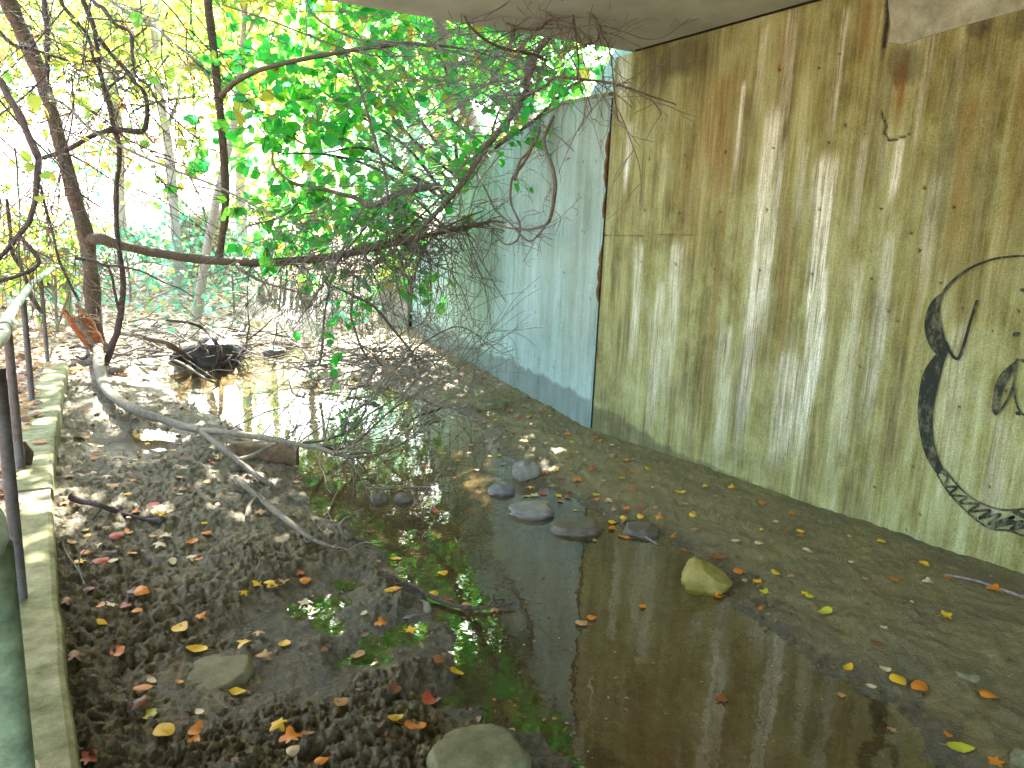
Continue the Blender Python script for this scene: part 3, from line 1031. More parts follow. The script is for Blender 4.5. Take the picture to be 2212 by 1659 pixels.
for a, b in zip(segs[:-1], segs[1:]):
    P0, P1 = WA + WT * a - WN * 0.006, WA + WT * b - WN * 0.006
    Q0, Q1 = P0 - WN * 0.36, P1 - WN * 0.36
    za, zb = wing_top(a) - 0.002, wing_top(b) - 0.002
    mb.prism([Q0, Q1, P1, P0][::-1], -0.5, [za, zb, zb, za][::-1])
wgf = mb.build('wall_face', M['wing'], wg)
dz = 0.02 + np.interp(TT, [0, 1.2, 3, 5, 6.5], [0.23, 0.27, 0.25, 0.33, 0.36])
dn = 0.55 * sst(0.02, -0.02, ZZ2 - dz - (fbm(TT * 5, ZZ2 * 2, 4, 67) - 0.5) * 0.16)
shade_st = 0.75 * sst(2.6, 0.4, TT) * sst(-0.2, 0.9, ZZ2) * (0.4 + fbm(TT * 9, ZZ2 * 0.7, 4, 68))  # shade towards the joint, put into the wall colour as an olive tone
hole = np.zeros_like(TT)
for k in range(60):
    rr_ = random.Random(900 + k)
    a, b = rr_.uniform(0.1, 6), rr_.uniform(0.3, 2.4)
    hole = np.maximum(hole, sst(0.014, 0.006, np.hypot(TT - a, ZZ2 - b)))
dn = np.maximum(dn, hole)
rgb = np.zeros((mb.n, 3))
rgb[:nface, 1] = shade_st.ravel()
rgb[:nface, 2] = dn.ravel()
stain_attr(wgf, rgb)
mb = MB()                                         # thin bright arris along the top
for a, b in zip(segs[:-1], segs[1:]):
    P0, P1 = WA + WT * a + WN * 0.012, WA + WT * b + WN * 0.012
    Q0, Q1 = P0 - WN * 0.42, P1 - WN * 0.42
    za, zb = wing_top(a), wing_top(b)
    mb.prism([Q0, Q1, P1, P0][::-1], [za, zb, zb, za], [za + 0.025, zb + 0.025, zb + 0.025, za + 0.025])
mb.build('coping', M['curb'], wg, False)

# back wall of the deck seen above the wing wall's ledge
bw = empty('parapet_wall', (4.3, 4.8, 2.7), 'small wedge of concrete parapet above the wing wall, lit blue by the sky', 'wall')
mb = MB()
o1 = 0.25
A0 = WA + WT * -0.03 - WN * o1
pz = [(-0.03, 2.60), (1.7, 2.3), (0.42, 3.2), (-0.03, 3.4)]
v = []
for dd_ in (o1, o1 + 0.3):
    for t_, z_ in pz:
        p = WA + WT * t_ - WN * dd_
        v.append((p[0], p[1], z_))
mb.add(v, [np.array([(0, 3, 2, 1), (4, 5, 6, 7)]), np.array([(i, (i + 1) % 4, 4 + (i + 1) % 4, 4 + i) for i in range(4)])])
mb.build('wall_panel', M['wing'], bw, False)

# deck slab
dk = empty('bridge_deck', (0, 2, 3), 'flat concrete bridge deck overhead, seen from below', 'bridge')
e0 = PX(1365, 112, WX)
ZD = float(e0[2])
e1 = G(700, 0, ZD)
ed = _n((e1 - e0)[:2])
PL = [e0[:2] - ed * 1.2, e0[:2], e0[:2] + ed * 10.5]
mb = MB()
mb.prism([(PL[0][0], -5), (PL[0][0], PL[0][1]), (PL[2][0], PL[2][1]), (PL[2][0], -5)][::-1], ZD, ZD + 0.5)
mb.build('slab', M['deck'], dk, False)
mb = MB()
mb.box((WX - 0.02, -5, 2.985), (WX + 0.5, 4.1, ZD))
mb.build('bearing_strip', M['gap'], dk, False)
mb = MB()
q0, q1 = PL[0] + np.array([0, -0.02]), PL[2] + np.array([0, -0.02])
mb.prism([q0 - (0, 0.3), q1 - (0, 0.3), q1, q0][::-1], ZD + 0.502, ZD + 1.35)
mb.build('parapet', M['deck'], dk, False)

# ------------------------------------------------------------------ curb and handrail
P, _ = resample(np.array([[a, b, 0] for a, b in zip(cx_, cy_)]), np.ones(len(cx_)), 4)
T = np.gradient(P[:, :2], axis=0)
T /= np.linalg.norm(T, axis=1)[:, None]
Nl = np.stack([-T[:, 1], T[:, 0]], 1)             # towards the path
cb = empty('path_curb', (*P[0, :2], 0), 'low curving concrete curb between leaf-covered path and mud', 'curb')


def curb_run(i0, i1):
    mbx = MB()
    prof = [(0.0, -0.3), (0.0, ZC - 0.025), (0.006, ZC - 0.008), (0.022, ZC), (0.20, ZC), (0.22, ZC - 0.02), (0.22, -0.3)]
    vs = []
    for i in range(i0, i1):
        for a, z in prof:
            w = (vn(np.array([i * 0.9]), np.array([a * 20 + z * 9]), 4)[0] - 0.5) * 0.012
            vs.append((P[i, 0] + Nl[i, 0] * (a + w), P[i, 1] + Nl[i, 1] * (a + w), z + w * 0.6))
    m, n_ = len(prof), i1 - i0
    f = [(i * m + j, (i + 1) * m + j, (i + 1) * m + j + 1, i * m + j + 1) for i in range(n_ - 1) for j in range(m - 1)]
    mbx.add(vs, [np.array(f), np.array([list(range(m))[::-1]]), np.array([[(n_ - 1) * m + j for j in range(m)]])])
    mbx.build('curb_length', M['curb'], cb, False)


nP = len(P)
ks = int(np.argmin(np.abs(P[:, 1] - G(70, 1065, ZC)[1])))
curb_run(0, ks)
P[ks] = P[ks - 1] * 0.97 + P[ks] * 0.03 if False else P[ks]
mbj = MB()
curb_run(ks, nP)
mb = MB()
pj0, pj1 = P[ks - 1, :2] + Nl[ks] * 0.012, P[ks, :2] + Nl[ks] * 0.012
mb.prism([pj0, pj1, pj1 + Nl[ks] * 0.19, pj0 + Nl[ks] * 0.19], -0.25, ZC - 0.012)
mb.build('joint_mortar', M['old'], cb, False)

hr = empty('handrail', (*G(70, 870, 0.12)[:2], 0.12), 'weathered grey pipe handrail curving along the leaf-covered path', 'handrail')
ZR = 1.02
rp = [G(u, v, ZR) for u, v in [(130, 573), (113, 581), (88, 599), (70, 613), (50, 640), (26, 672), (12, 701), (0, 735)]]
nearp = PD(13, 1500, 1.5)
_a = rp[-1]
_b = np.array([nearp[0], nearp[1], ZR])
rp += [_a * 0.62 + _b * 0.38 + (-0.14, 0, 0), _a * 0.25 + _b * 0.75 + (-0.16, 0, 0), _b, _b + (-0.25, -0.6, 0), _b + (-0.7, -1.3, 0)]
mb = MB()
mb.tube(rp, 0.026, 10, 6)
mb.build('rail', M['railtop'], hr)
print('rail', [tuple(int(k) for k in proj(p)) for p in resample(rp, 1.0, 2)[0]])
for k, tt in enumerate([(14, 697), (7, 713)]):
    a = G(*tt, ZR)
    b = G(tt[0] - 5, tt[1] + 11, ZR)
    mb = MB()
    mb.tube([a, a * 0.6 + b * 0.4, b], [0.033, 0.036, 0.033], 10, 2)
    mb.build('coupling', M['railtop'], hr)
for (u, v, r, mt) in [(103, 782, 0.022, 'post'), (70, 870, 0.023, 'post'), (45, 1015, 0.024, 'post'), (47, 1300, 0.022, 'post')]:
    b = G(u, v, 0.115)
    mb = MB()
    mb.tube([(b[0], b[1], 0.0), (b[0], b[1], 0.6), (b[0], b[1], ZR - 0.01)], r, 10, 2)
    mb.build('post', M[mt], hr)
mb = MB()
mb.tube([(nearp[0], nearp[1], 0.0), (nearp[0], nearp[1], 0.6), (nearp[0], nearp[1], ZR - 0.01)], 0.030, 14, 2)
mb.build('post', M['rail'], hr)


# ------------------------------------------------------------------ vegetation helpers
LT = np.array([(0, 0, 0), (0.42, 0, 0.0), (1.0, 0, -0.10), (0.06, 0.30, 0.05), (0.50, 0.36, 0.07), (0.06, -0.30, 0.05), (0.50, -0.36, 0.07), (0.80, 0.20, 0.0), (0.80, -0.20, 0.0)])
LQ = np.array([(0, 1, 4, 3), (0, 5, 6, 1), (1, 2, 7, 4), (1, 6, 8, 2)])


def unit(a):
    return a / (np.linalg.norm(a, axis=-1, keepdims=True) + 1e-9)


def leaves(mb, pos, axis, normal, size, tint, width=1.0):
    N = len(pos)
    ax = unit(np.asarray(axis, float))
    sd = unit(np.cross(normal, ax))
    nm = np.cross(ax, sd)
    s = np.asarray(size)[:, None, None]
    V = pos[:, None, :] + s * (LT[None, :, 0:1] * ax[:, None, :] + LT[None, :, 1:2] * width * sd[:, None, :] + LT[None, :, 2:3] * nm[:, None, :])
    q = (LQ[None] + (np.arange(N) * len(LT))[:, None, None]).reshape(-1, 4)
    mb.add(V.reshape(-1, 3), [q], np.repeat(tint, len(LT)))


def wander(p, d, L, rng, segs=6, wob=0.3, grav=-0.05):
    p = np.array(p, float)
    d = _n(d)
    out = [p]
    for k in range(segs):
        d = _n(d + rng.normal(0, wob, 3) + np.array([0, 0, grav]))
        p = p + d * L / segs
        out.append(p)
    return np.array(out)


def sprout(mb, P, R, n, L, rng, wob=0.25, grav=-0.03, sub=3, ang=1.0, rmul=0.45, rmin=0.0022, sides=4, ends=None):
    """side twigs, forked, along a polyline"""
    P = np.asarray(P)
    for _ in range(n):
        i = rng.integers(0, len(P) - 1)
        f = rng.random()
        p = P[i] * (1 - f) + P[i + 1] * f
        t = _n(P[i + 1] - P[i])
        d = _n(t + rng.normal(0, ang, 3))
        l = L * rng.uniform(0.4, 1.3)
        r = max(rmin * 1.3, min(R[min(i, len(R) - 1)] * rmul, 0.008))
        W = wander(p, d, l, rng, 6, wob, grav)
        mb.tube(W, [r, rmin], sides, 2)
        if ends is not None:
            ends.append(W)
        for _s in range(sub):
            k = rng.integers(1, 6)
            W2 = wander(W[k], _n(W[k] - W[k - 1] + rng.normal(0, ang * 0.9, 3)), l * rng.uniform(0.25, 0.6), rng, 5, wob, grav)
            mb.tube(W2, [max(rmin, r * 0.55), rmin * 0.8], sides, 2)
            if ends is not None:
                ends.append(W2)


def leafy(mb, Ws, rng, per, size, width=1.0, droop=-0.4, tint=(0.0, 1.0), flat=0.8):
    pos, ax, nm, sz, ti = [], [], [], [], []
    for W in Ws:
        for _ in range(per):
            i = rng.integers(1, len(W))
            t = W[i] - W[i - 1]
            pos.append(W[i] + rng.normal(0, 0.015, 3))
            a = _n(t) * 0.5 + rng.normal(0, 0.6, 3) + np.array([0, 0, droop])
            ax.append(a)
            nm.append(np.array([0, 0, flat]) + rng.normal(0, 0.45, 3))
            sz.append(rng.uniform(*size))
            ti.append(np.clip(rng.normal((tint[0] + tint[1]) / 2, (tint[1] - tint[0]) / 3.2), 0, 1))
    leaves(mb, np.array(pos), np.array(ax), np.array(nm), np.array(sz), np.array(ti), width)


def in_poly(u, v, poly):
    c = False
    n = len(poly)
    for i in range(n):
        a, b = poly[i], poly[(i + 1) % n]
        if (a[1] > v) != (b[1] > v) and u < (b[0] - a[0]) * (v - a[1]) / (b[1] - a[1]) + a[0]:
            c = not c
    return c


def path3(uv, y0, y1=None):
    """curve through picture points, its depth along the stream running from y0 to y1"""
    n = len(uv)
    ys_ = np.linspace(y0, y0 if y1 is None else y1, n) if np.isscalar(y0) else np.interp(np.linspace(0, 1, n), np.linspace(0, 1, len(y0)), y0)
    return np.array([PY(u, v, y) for (u, v), y in zip(uv, ys_)])


def pathw(uv, off):
    offs = np.interp(np.linspace(0, 1, len(uv)), np.linspace(0, 1, np.size(off)), np.atleast_1d(off))
    return np.array([PW(u, v, o) for (u, v), o in zip(uv, offs)])


def pathg(uv, z=0.0):
    zs_ = np.interp(np.linspace(0, 1, len(uv)), np.linspace(0, 1, np.size(z)), np.atleast_1d(z))
    out = []
    for (u, v), zz_ in zip(uv, zs_):
        p = G(u, v, 0.0)
        for _ in range(3):
            p = G(u, v, max(gh(p[0], p[1]), ZW) + zz_)
        out.append(p)
    return np.array(out)


RNG = np.random.default_rng(11)

# ------------------------------------------------------------------ crooked tree on the left
tr = empty('crooked_tree', G(210, 748, 0.05), 'crooked bare brown tree with one long level branch reaching right over the stream', 'tree')
mb = MB()
trunk = path3([(216, 752), (210, 735), (204, 690), (198, 610), (188, 520), (166, 440), (135, 330), (112, 245), (90, 172), (56, 90), (20, 10), (-8, -50), (-60, -190)], [9.9, 9.8, 9.7, 9.5, 9.2, 8.8])
mb.tube(trunk, [0.10, 0.088, 0.086, 0.085, 0.082, 0.074, 0.068, 0.066, 0.07, 0.072, 0.074, 0.07, 0.06], 14, 6, None, 0.22, 3)
mb.build('trunk', M['bark'], tr)
# pale lower trunk lying on the mud
low = np.vstack([trunk[1:2] - (0, 0, 0.02), pathg([(214, 790), (226, 832), (252, 862), (300, 888), (368, 912), (432, 929)], [0.10, 0.08, 0.08, 0.09, 0.10, 0.12])])
mb = MB()
lp, lr = mb.tube(low, [0.056, 0.052, 0.047, 0.042, 0.037, 0.033, 0.028], 12, 6, None, 0.2, 4)
mb.build('fallen_stem', M['palebark'], tr)
mb = MB()
fA = np.vstack([low[-1:], pathg([(482, 934), (562, 944), (640, 960), (690, 968), (725, 981)], [0.16, 0.22, 0.26, 0.28, 0.28])])
mb.tube(fA, [0.026, 0.021, 0.022, 0.018, 0.015, 0.012], 8, 5, None, 0.2, 5)
fB = np.vstack([fA[-1:], pathg([(774, 987), (823, 979), (871, 956), (904, 937), (917, 911)], [0.25, 0.22, 0.22, 0.24, 0.26])])
mb.tube(fB, [0.011, 0.009, 0.007, 0.006, 0.005, 0.004], 6, 4, None, 0.15, 6)
up1 = np.vstack([fA[3:4], path3([(700, 951), (738, 938), (765, 925), (800, 893), (868, 852), (914, 806), (960, 770)], 4.9, 5.9)])
mb.tube(up1, [0.013, 0.012, 0.011, 0.009, 0.007, 0.006, 0.005, 0.004], 6, 4, None, 0.15, 7)
up2 = np.vstack([fA[4:5], path3([(760, 962), (839, 891), (900, 850), (985, 800), (1035, 770)], 4.7, 5.6)])
mb.tube(up2, [0.012, 0.011, 0.009, 0.007, 0.005, 0.003], 6, 4, None, 0.15, 8)
up3 = np.vstack([up1[2:3], path3([(750, 905), (765, 860), (780, 815), (800, 790), (830, 770)], 5.0, 5.8)])
mb.tube(up3, [0.009, 0.008, 0.006, 0.005, 0.003], 5, 4, None, 0.15, 9)
sprout(mb, np.vstack([fA[2:], fB]), [0.01] * 10, 16, 0.45, RNG, 0.25, 0.0, 2)
sprout(mb, up1, [0.008] * 9, 16, 0.55, RNG, 0.22, 0.03, 2)
sprout(mb, up2, [0.008] * 9, 12, 0.5, RNG, 0.22, 0.0, 2)
mb.build('fallen_branch', M['palebark'], tr)
mb = MB()
fC = np.vstack([low[-1:], pathg([(474, 963), (513, 993), (562, 1033), (600, 1056)], [0.10, 0.07, 0.03, 0.0])])
mb.tube(fC, [0.025, 0.021, 0.018, 0.015, 0.008], 8, 5, None, 0.2, 10)
mb.tube(np.vstack([fC[2:3], pathg([(535, 988), (562, 976), (582, 964), (600, 957)], [0.10, 0.14, 0.17, 0.2])]), [0.016, 0.015, 0.014, 0.012, 0.011], 7, 4, None, 0.15, 11)
mb.build('fallen_branch', M['palebark'], tr)
# the level branch
mb = MB()
lev = path3([(188, 512), (215, 516), (255, 528), (320, 543), (400, 556), (462, 563), (540, 567), (620, 565), (700, 557), (780, 541), (850, 525), (920, 508), (1000, 492), (1062, 478)], [9.58, 9.35, 8.8, 7.9, 7.1, 6.6])
lev[0] = trunk[4] + np.array([-0.01, 0.05, 0.0])
mb.tube(lev, [0.060, 0.062, 0.056, 0.053, 0.051, 0.049, 0.047, 0.045, 0.046, 0.042, 0.038, 0.033, 0.026, 0.017], 14, 5, None, 0.18, 12)
for f0, f1, rr_ in [(13, [(1085, 480), (1112, 498), (1132, 530), (1140, 560)], 0.008), (11, [(950, 496), (985, 480), (1010, 468), (1045, 455)], 0.012), (10, [(870, 505), (905, 470), (960, 420)], 0.014), (7, [(640, 573), (655, 590)], 0.012)]:
    bp = np.vstack([lev[f0:f0 + 1], path3(f1, lev[f0][1], lev[f0][1] - 0.25)])
    mb.tube(bp, [rr_ * 1.6, rr_, rr_ * 0.5], 6, 4, None, 0.15, 13)
LEV = mb.build('branch', M['bark'], tr)
mb = MB()
shoot = path3([(470, 565), (476, 540), (480, 510), (486, 470), (487, 400), (481, 300), (473, 210), (463, 120), (453, 40), (447, -30), (440, -160)], [lev[5][1], lev[5][1] - 0.05, 7.6])
mb.tube(shoot, [0.05, 0.042, 0.042, 0.044, 0.045, 0.046, 0.044, 0.04, 0.042, 0.04, 0.035], 12, 5, None, 0.15, 14)
mb.build('upright_shoot', M['bark'], LEV)
mb = MB()
side = path3([(478, 208), (492, 192), (512, 175), (560, 151), (640, 131), (720, 115), (800, 103), (870, 96), (940, 98), (1000, 105), (1060, 121), (1120, 142)], 7.5, 6.0)
mb.tube(side, [0.03, 0.025, 0.023, 0.022, 0.021, 0.02, 0.018, 0.017, 0.014, 0.011, 0.008, 0.005], 8, 5, None, 0.15, 15)
tw = MB()
e_ = []
sprout(tw, side[5:], np.full(8, 0.012), 26, 0.6, RNG, 0.22, -0.05, 3, ends=e_)
mb.build('side_branch', M['bark'], LEV)
mb = MB()
snag = path3([(512, 572), (520, 582), (559, 605), (612, 622), (668, 636)], lev[6][1], 6.9)
mb.tube(snag, [0.026, 0.02, 0.015, 0.012, 0.009], 8, 4, None, 0.2, 16)
mb.build('dead_snag', M['bark'], LEV)
dk_ = path3([(164, 558), (205, 564), (223, 573), (264, 576), (308, 587), (351, 608), (392, 625), (419, 643)], 8.9, 8.4)
mb = MB()
mb.tube(dk_, [0.02, 0.018, 0.018, 0.013, 0.011, 0.009, 0.008, 0.006], 7, 4, None, 0.25, 17)
mb.build('branch', M['dark'], tr)
# hanging twigs under the level branch
sprout(tw, lev[7:], np.full(8, 0.016), 90, 0.9, RNG, 0.2, -0.14, 4, ang=0.8)
sprout(tw, lev[3:9], np.full(7, 0.010), 10, 0.4, RNG, 0.25, 0.05, 2)
sprout(tw, trunk[5:], np.full(9, 0.012), 26, 0.9, RNG, 0.25, -0.02, 4)
for k in range(46):
    i_ = RNG.integers(6, 13)
    p0_ = lev[i_] + RNG.normal(0, 0.04, 3)
    W = wander(p0_, (RNG.normal(-0.25, 0.4), RNG.normal(-0.1, 0.3), RNG.uniform(-1.0, -0.2)), RNG.uniform(0.8, 1.5), RNG, 10, 0.09, -0.06)
    tw.tube(W, [RNG.uniform(0.004, 0.009), 0.002], 5, 2)
    for _s in range(4):
        kk_ = RNG.integers(2, 9)
        tw.tube(wander(W[kk_], W[kk_] - W[kk_ - 1] + RNG.normal(0, 0.09, 3), RNG.uniform(0.25, 0.7), RNG, 6, 0.12, -0.03), [0.0035, 0.0018], 4, 2)
o = tw.build('twig_tangle', M['vine'], tr)
o['kind'] = 'stuff'
tw = MB()
for k in range(40):
    src = [fA, fB, up1, up2][k % 4]
    p0_ = src[RNG.integers(1, len(src))]
    W = wander(p0_, (RNG.normal(0.55, 0.5), RNG.normal(0.35, 0.4), RNG.uniform(0.0, 0.9)), RNG.uniform(0.7, 1.7), RNG, 10, 0.08, -0.015)
    tw.tube(W, [RNG.uniform(0.0035, 0.0065), 0.0016], 5, 2)
    for _s in range(4):
        kk_ = RNG.integers(2, 9)
        tw.tube(wander(W[kk_], W[kk_] - W[kk_ - 1] + RNG.normal(0, 0.09, 3), RNG.uniform(0.2, 0.6), RNG, 6, 0.12, -0.01), [0.003, 0.0015], 4, 2)
tw.build('fallen_twig_spray', M['palebark'], tr)['kind'] = 'stuff'

# ------------------------------------------------------------------ thin stems and vines on the left
stems = [
    ('tall_sapling', 'thin crooked dark sapling rising just right of the brown trunk', 'tree', 'dark',
     [([(225, 796), (243, 742), (254, 715), (263, 663), (266, 614), (259, 552), (252, 490), (251, 410), (258, 351), (256, 308), (246, 275), (234, 220), (218, 164), (211, 103), (202, 56), (188, 20), (176, -10), (165, -80)], 9.2, 8.4, [0.038, 0.028, 0.024, 0.023, 0.024]),
      ([(82, 344), (123, 331), (161, 316), (203, 291), (243, 281), (264, 281), (293, 284), (313, 278), (319, 234), (311, 199), (291, 179), (275, 155), (238, 114), (213, 82)], 8.8, 8.5, [0.018, 0.024, 0.03, 0.024, 0.022, 0.02]),
      ([(262, 690), (250, 640), (240, 590), (230, 572)], 9.1, 8.9, [0.016, 0.01])]),
    ('hanging_vine', 'dark vine hanging straight beside the leaning trunk top', 'vine', 'dark',
     [([(93, -40), (95, 0), (101, 59), (102, 117), (100, 176), (92, 200), (84, 215)], 8.6, 8.7, [0.026, 0.024, 0.022])]),
    ('hanging_vine', 'looping brown vine curving left of centre at the top edge', 'vine', 'dark',
     [([(195, -30), (204, 6), (223, 18), (249, 53), (281, 67), (285, 97), (287, 132), (295, 165), (322, 187), (338, 217), (366, 246), (410, 287), (440, 305)], 8.2, 7.8, [0.022, 0.018, 0.012, 0.006]),
      ([(130, -20), (135, 10), (164, 44), (190, 79), (202, 123), (215, 150)], 8.4, 8.5, [0.02, 0.015])]),
    ('hanging_vine', 'blue-grey vine slanting down right to the upright shoot', 'vine', 'greytwig',
     [([(220, -15), (258, 15), (293, 35), (337, 62), (381, 97), (425, 132), (445, 158), (457, 184)], 8.0, 7.6, [0.016, 0.013, 0.011])]),
    ('dead_stem', 'long straight dead stem leaning from the brown trunk down to the right', 'branch', 'greytwig',
     [([(100, 205), (146, 231), (202, 284), (293, 331), (381, 369), (475, 405), (560, 451), (641, 487), (700, 520)], 8.7, 6.7, [0.014, 0.012, 0.010, 0.007])]),
    ('hanging_vine', 'stout bent vine at the left edge crossing in front of the trunk', 'vine', 'dark',
     [([(-20, 160), (0, 173), (20, 211), (44, 252), (60, 290), (82, 340), (83, 360), (80, 400), (72, 450), (60, 485), (41, 508), (0, 556), (-30, 580)], 7.8, 7.2, [0.030, 0.032, 0.026, 0.022, 0.018]),
      ([(41, 508), (55, 525), (67, 537), (83, 561), (80, 575), (60, 588), (20, 602), (-20, 612)], 7.3, 7.0, [0.018, 0.016, 0.014])]),
    ('hanging_vine', 'thin brown stems crossing the left edge by the handrail', 'vine', 'dark',
     [([(-10, 62), (29, 97), (60, 104), (88, 112), (123, 123), (161, 132), (202, 132)], 8.3, 8.4, [0.02, 0.014, 0.010]),
      ([(14, 430), (22, 500), (26, 545), (45, 578), (58, 610), (68, 640), (90, 676)], 8.0, 8.3, [0.014, 0.016, 0.02]),
      ([(88, 400), (96, 440), (114, 502), (127, 561), (150, 610), (170, 650)], 8.7, 9.0, [0.012, 0.014, 0.014])]),
]
for nm, lb, ct, mt, runs in stems:
    p0 = None
    root = None
    tw = MB()
    fo = MB()
    for uv, ya, yb, rad in runs:
        P3 = path3(uv, ya, yb)
        if root is None:
            root = empty(nm, P3[0], lb, ct)
        mb = MB()
        Pq, Rq = mb.tube(P3, rad, 8, 5, None, 0.22, len(uv))
        mb.build('stem', M[mt], root)
        ee = []
        sprout(tw, P3, np.full(len(P3), 0.01), 14 + len(P3), 0.7, RNG, 0.25, -0.03, 3, ends=ee)
        sel = [W for W in ee[::7] if proj(W[-1])[1] < 420]
        if sel:
            leafy(fo, sel, RNG, 1, (0.07, 0.14), 1.2, -0.4, (0.1, 0.9))
    o = tw.build('twig_tangle', M['vine'], root)
    o['kind'] = 'stuff'
    if fo.n:
        fo.build('foliage', M['olive'], root)['kind'] = 'stuff'

# long thin whips crossing the upper left, grown from the crooked tree
wp = MB()
for k in range(85):
    u, v = RNG.uniform(-60, 430), RNG.uniform(-80, 420)
    p = PY(u, v, RNG.uniform(7.6, 9.6))
    W = wander(p, (RNG.normal(0.3, 0.8), RNG.normal(0, 0.3), RNG.normal(-0.5, 0.7)), RNG.uniform(0.7, 2.2), RNG, 9, 0.10, -0.04)
    wp.tube(W, [RNG.uniform(0.004, 0.011), 0.002], 5, 2)
    for _s in range(4):
        kk_ = RNG.integers(1, 8)
        wp.tube(wander(W[kk_], W[kk_] - W[kk_ - 1] + RNG.normal(0, 0.15, 3), RNG.uniform(0.25, 0.8), RNG, 6, 0.14, -0.04), [0.004, 0.0018], 4, 2)
wp.build('hanging_whip', M['dark'], tr)['kind'] = 'stuff'

# ------------------------------------------------------------------ bramble and vines over the wing wall
vt = empty('vine_tangle', PW(930, 540, 0.2), 'brown tangle of vines climbing the wing wall up to the bridge deck', 'vine')
vruns = [
    ([(880, 540), (918, 486), (962, 439), (1006, 384), (1041, 331), (1073, 290), (1105, 249), (1133, 208), (1141, 164), (1149, 135), (1167, 102), (1190, 73), (1214, 41), (1228, 18), (1236, -10), (1250, -60)], 7.3, 3.7, [0.026, 0.03, 0.034, 0.03, 0.026, 0.022]),
    ([(1133, 208), (1160, 195), (1182, 182), (1199, 167), (1240, 170), (1299, 176), (1357, 190), (1416, 211), (1460, 226)], 4.9, 3.6, [0.015, 0.012, 0.008, 0.004]),
    ([(997, -10), (1000, 26), (1018, 59), (1047, 85), (1082, 103), (1117, 111), (1152, 117), (1180, 130)], 4.3, 4.4, [0.006, 0.01, 0.013]),
    ([(1234, 10), (1258, 14), (1280, 30), (1296, 56), (1300, 75), (1313, 94), (1322, 141), (1325, 180), (1330, 230), (1335, 262)], 3.75, 3.6, [0.008, 0.006, 0.004]),
    ([(1290, 60), (1294, 80), (1280, 95), (1262, 96)], 3.75, 3.7, [0.005, 0.004]),
    ([(1236, 22), (1242, 59), (1246, 97), (1250, 140), (1246, 175)], 3.8, 4.0, [0.008, 0.005]),
    ([(1088, 6), (1108, 29), (1112, 67), (1106, 90)], 4.2, 4.3, [0.005, 0.004]),
    ([(1094, 50), (1129, 62), (1164, 63), (1182, 47), (1205, 40)], 4.1, 3.9, [0.007, 0.008]),
    ([(1262, 172), (1226, 190), (1199, 217), (1173, 243), (1138, 272), (1100, 296), (1070, 320)], 5.0, 6.3, [0.012, 0.016, 0.02]),
    ([(589, 330), (593, 360), (632, 395), (691, 407), (735, 419), (767, 427), (796, 445), (820, 437), (867, 416), (905, 408), (950, 400)], 8.0, 7.3, [0.012, 0.02, 0.025, 0.03, 0.04, 0.04]),
    ([(530, 492), (545, 486), (612, 466), (650, 430), (676, 408)], 7.9, 7.8, [0.006, 0.01, 0.012]),
    ([(741, 105), (767, 167), (788, 225), (817, 325), (834, 386), (838, 468), (834, 520)], 7.0, 7.3, [0.012, 0.014, 0.013]),
    ([(655, -20), (673, 26), (714, 61), (767, 82), (793, 88), (852, 91), (911, 94), (980, 112), (1050, 130)], 7.2, 6.2, [0.010, 0.012, 0.008]),
    ([(470, 6), (486, 12), (591, 47), (641, 67), (735, 102), (808, 120), (900, 122)], 7.4, 6.8, [0.006, 0.009, 0.006]),
    ([(960, 0), (990, 60), (1030, 120), (1070, 170), (1100, 220), (1120, 260)], 6.2, 5.6, [0.006, 0.008, 0.008]),
    ([(700, 596), (706, 614), (735, 625), (767, 640), (808, 663), (837, 696), (873, 740), (896, 772), (905, 800)], 7.3, 7.6, [0.011, 0.013, 0.016, 0.018]),
    ([(770, 560), (764, 600), (761, 649), (758, 681), (767, 713), (779, 748), (797, 777)], 7.2, 7.2, [0.010, 0.013, 0.012]),
    ([(745, 905), (808, 857), (861, 792), (896, 754), (925, 734), (960, 714), (990, 706), (1019, 716), (1042, 734), (1059, 754)], 5.6, 5.9, [0.006, 0.008, 0.008, 0.006, 0.003]),
    ([(1043, 742), (1035, 760), (1026, 800), (1022, 825)], 5.9, 5.7, [0.004, 0.003]),
    ([(690, 790), (697, 740), (700, 690), (708, 640), (720, 590), (740, 540), (770, 470), (800, 430)], 7.6, 7.6, [0.016, 0.014, 0.012, 0.011]),
    ([(640, 700), (680, 640), (735, 560), (790, 490), (830, 440), (860, 420)], 7.9, 7.5, [0.008, 0.011, 0.014, 0.018]),
]
for uv, ya, yb, rad in vruns:
    mb = MB()
    mb.tube(path3(uv, ya, yb), rad, 8, 5, None, 0.22, int(uv[0][0]) & 63)
    mb.build('vine', M['vine'], vt)
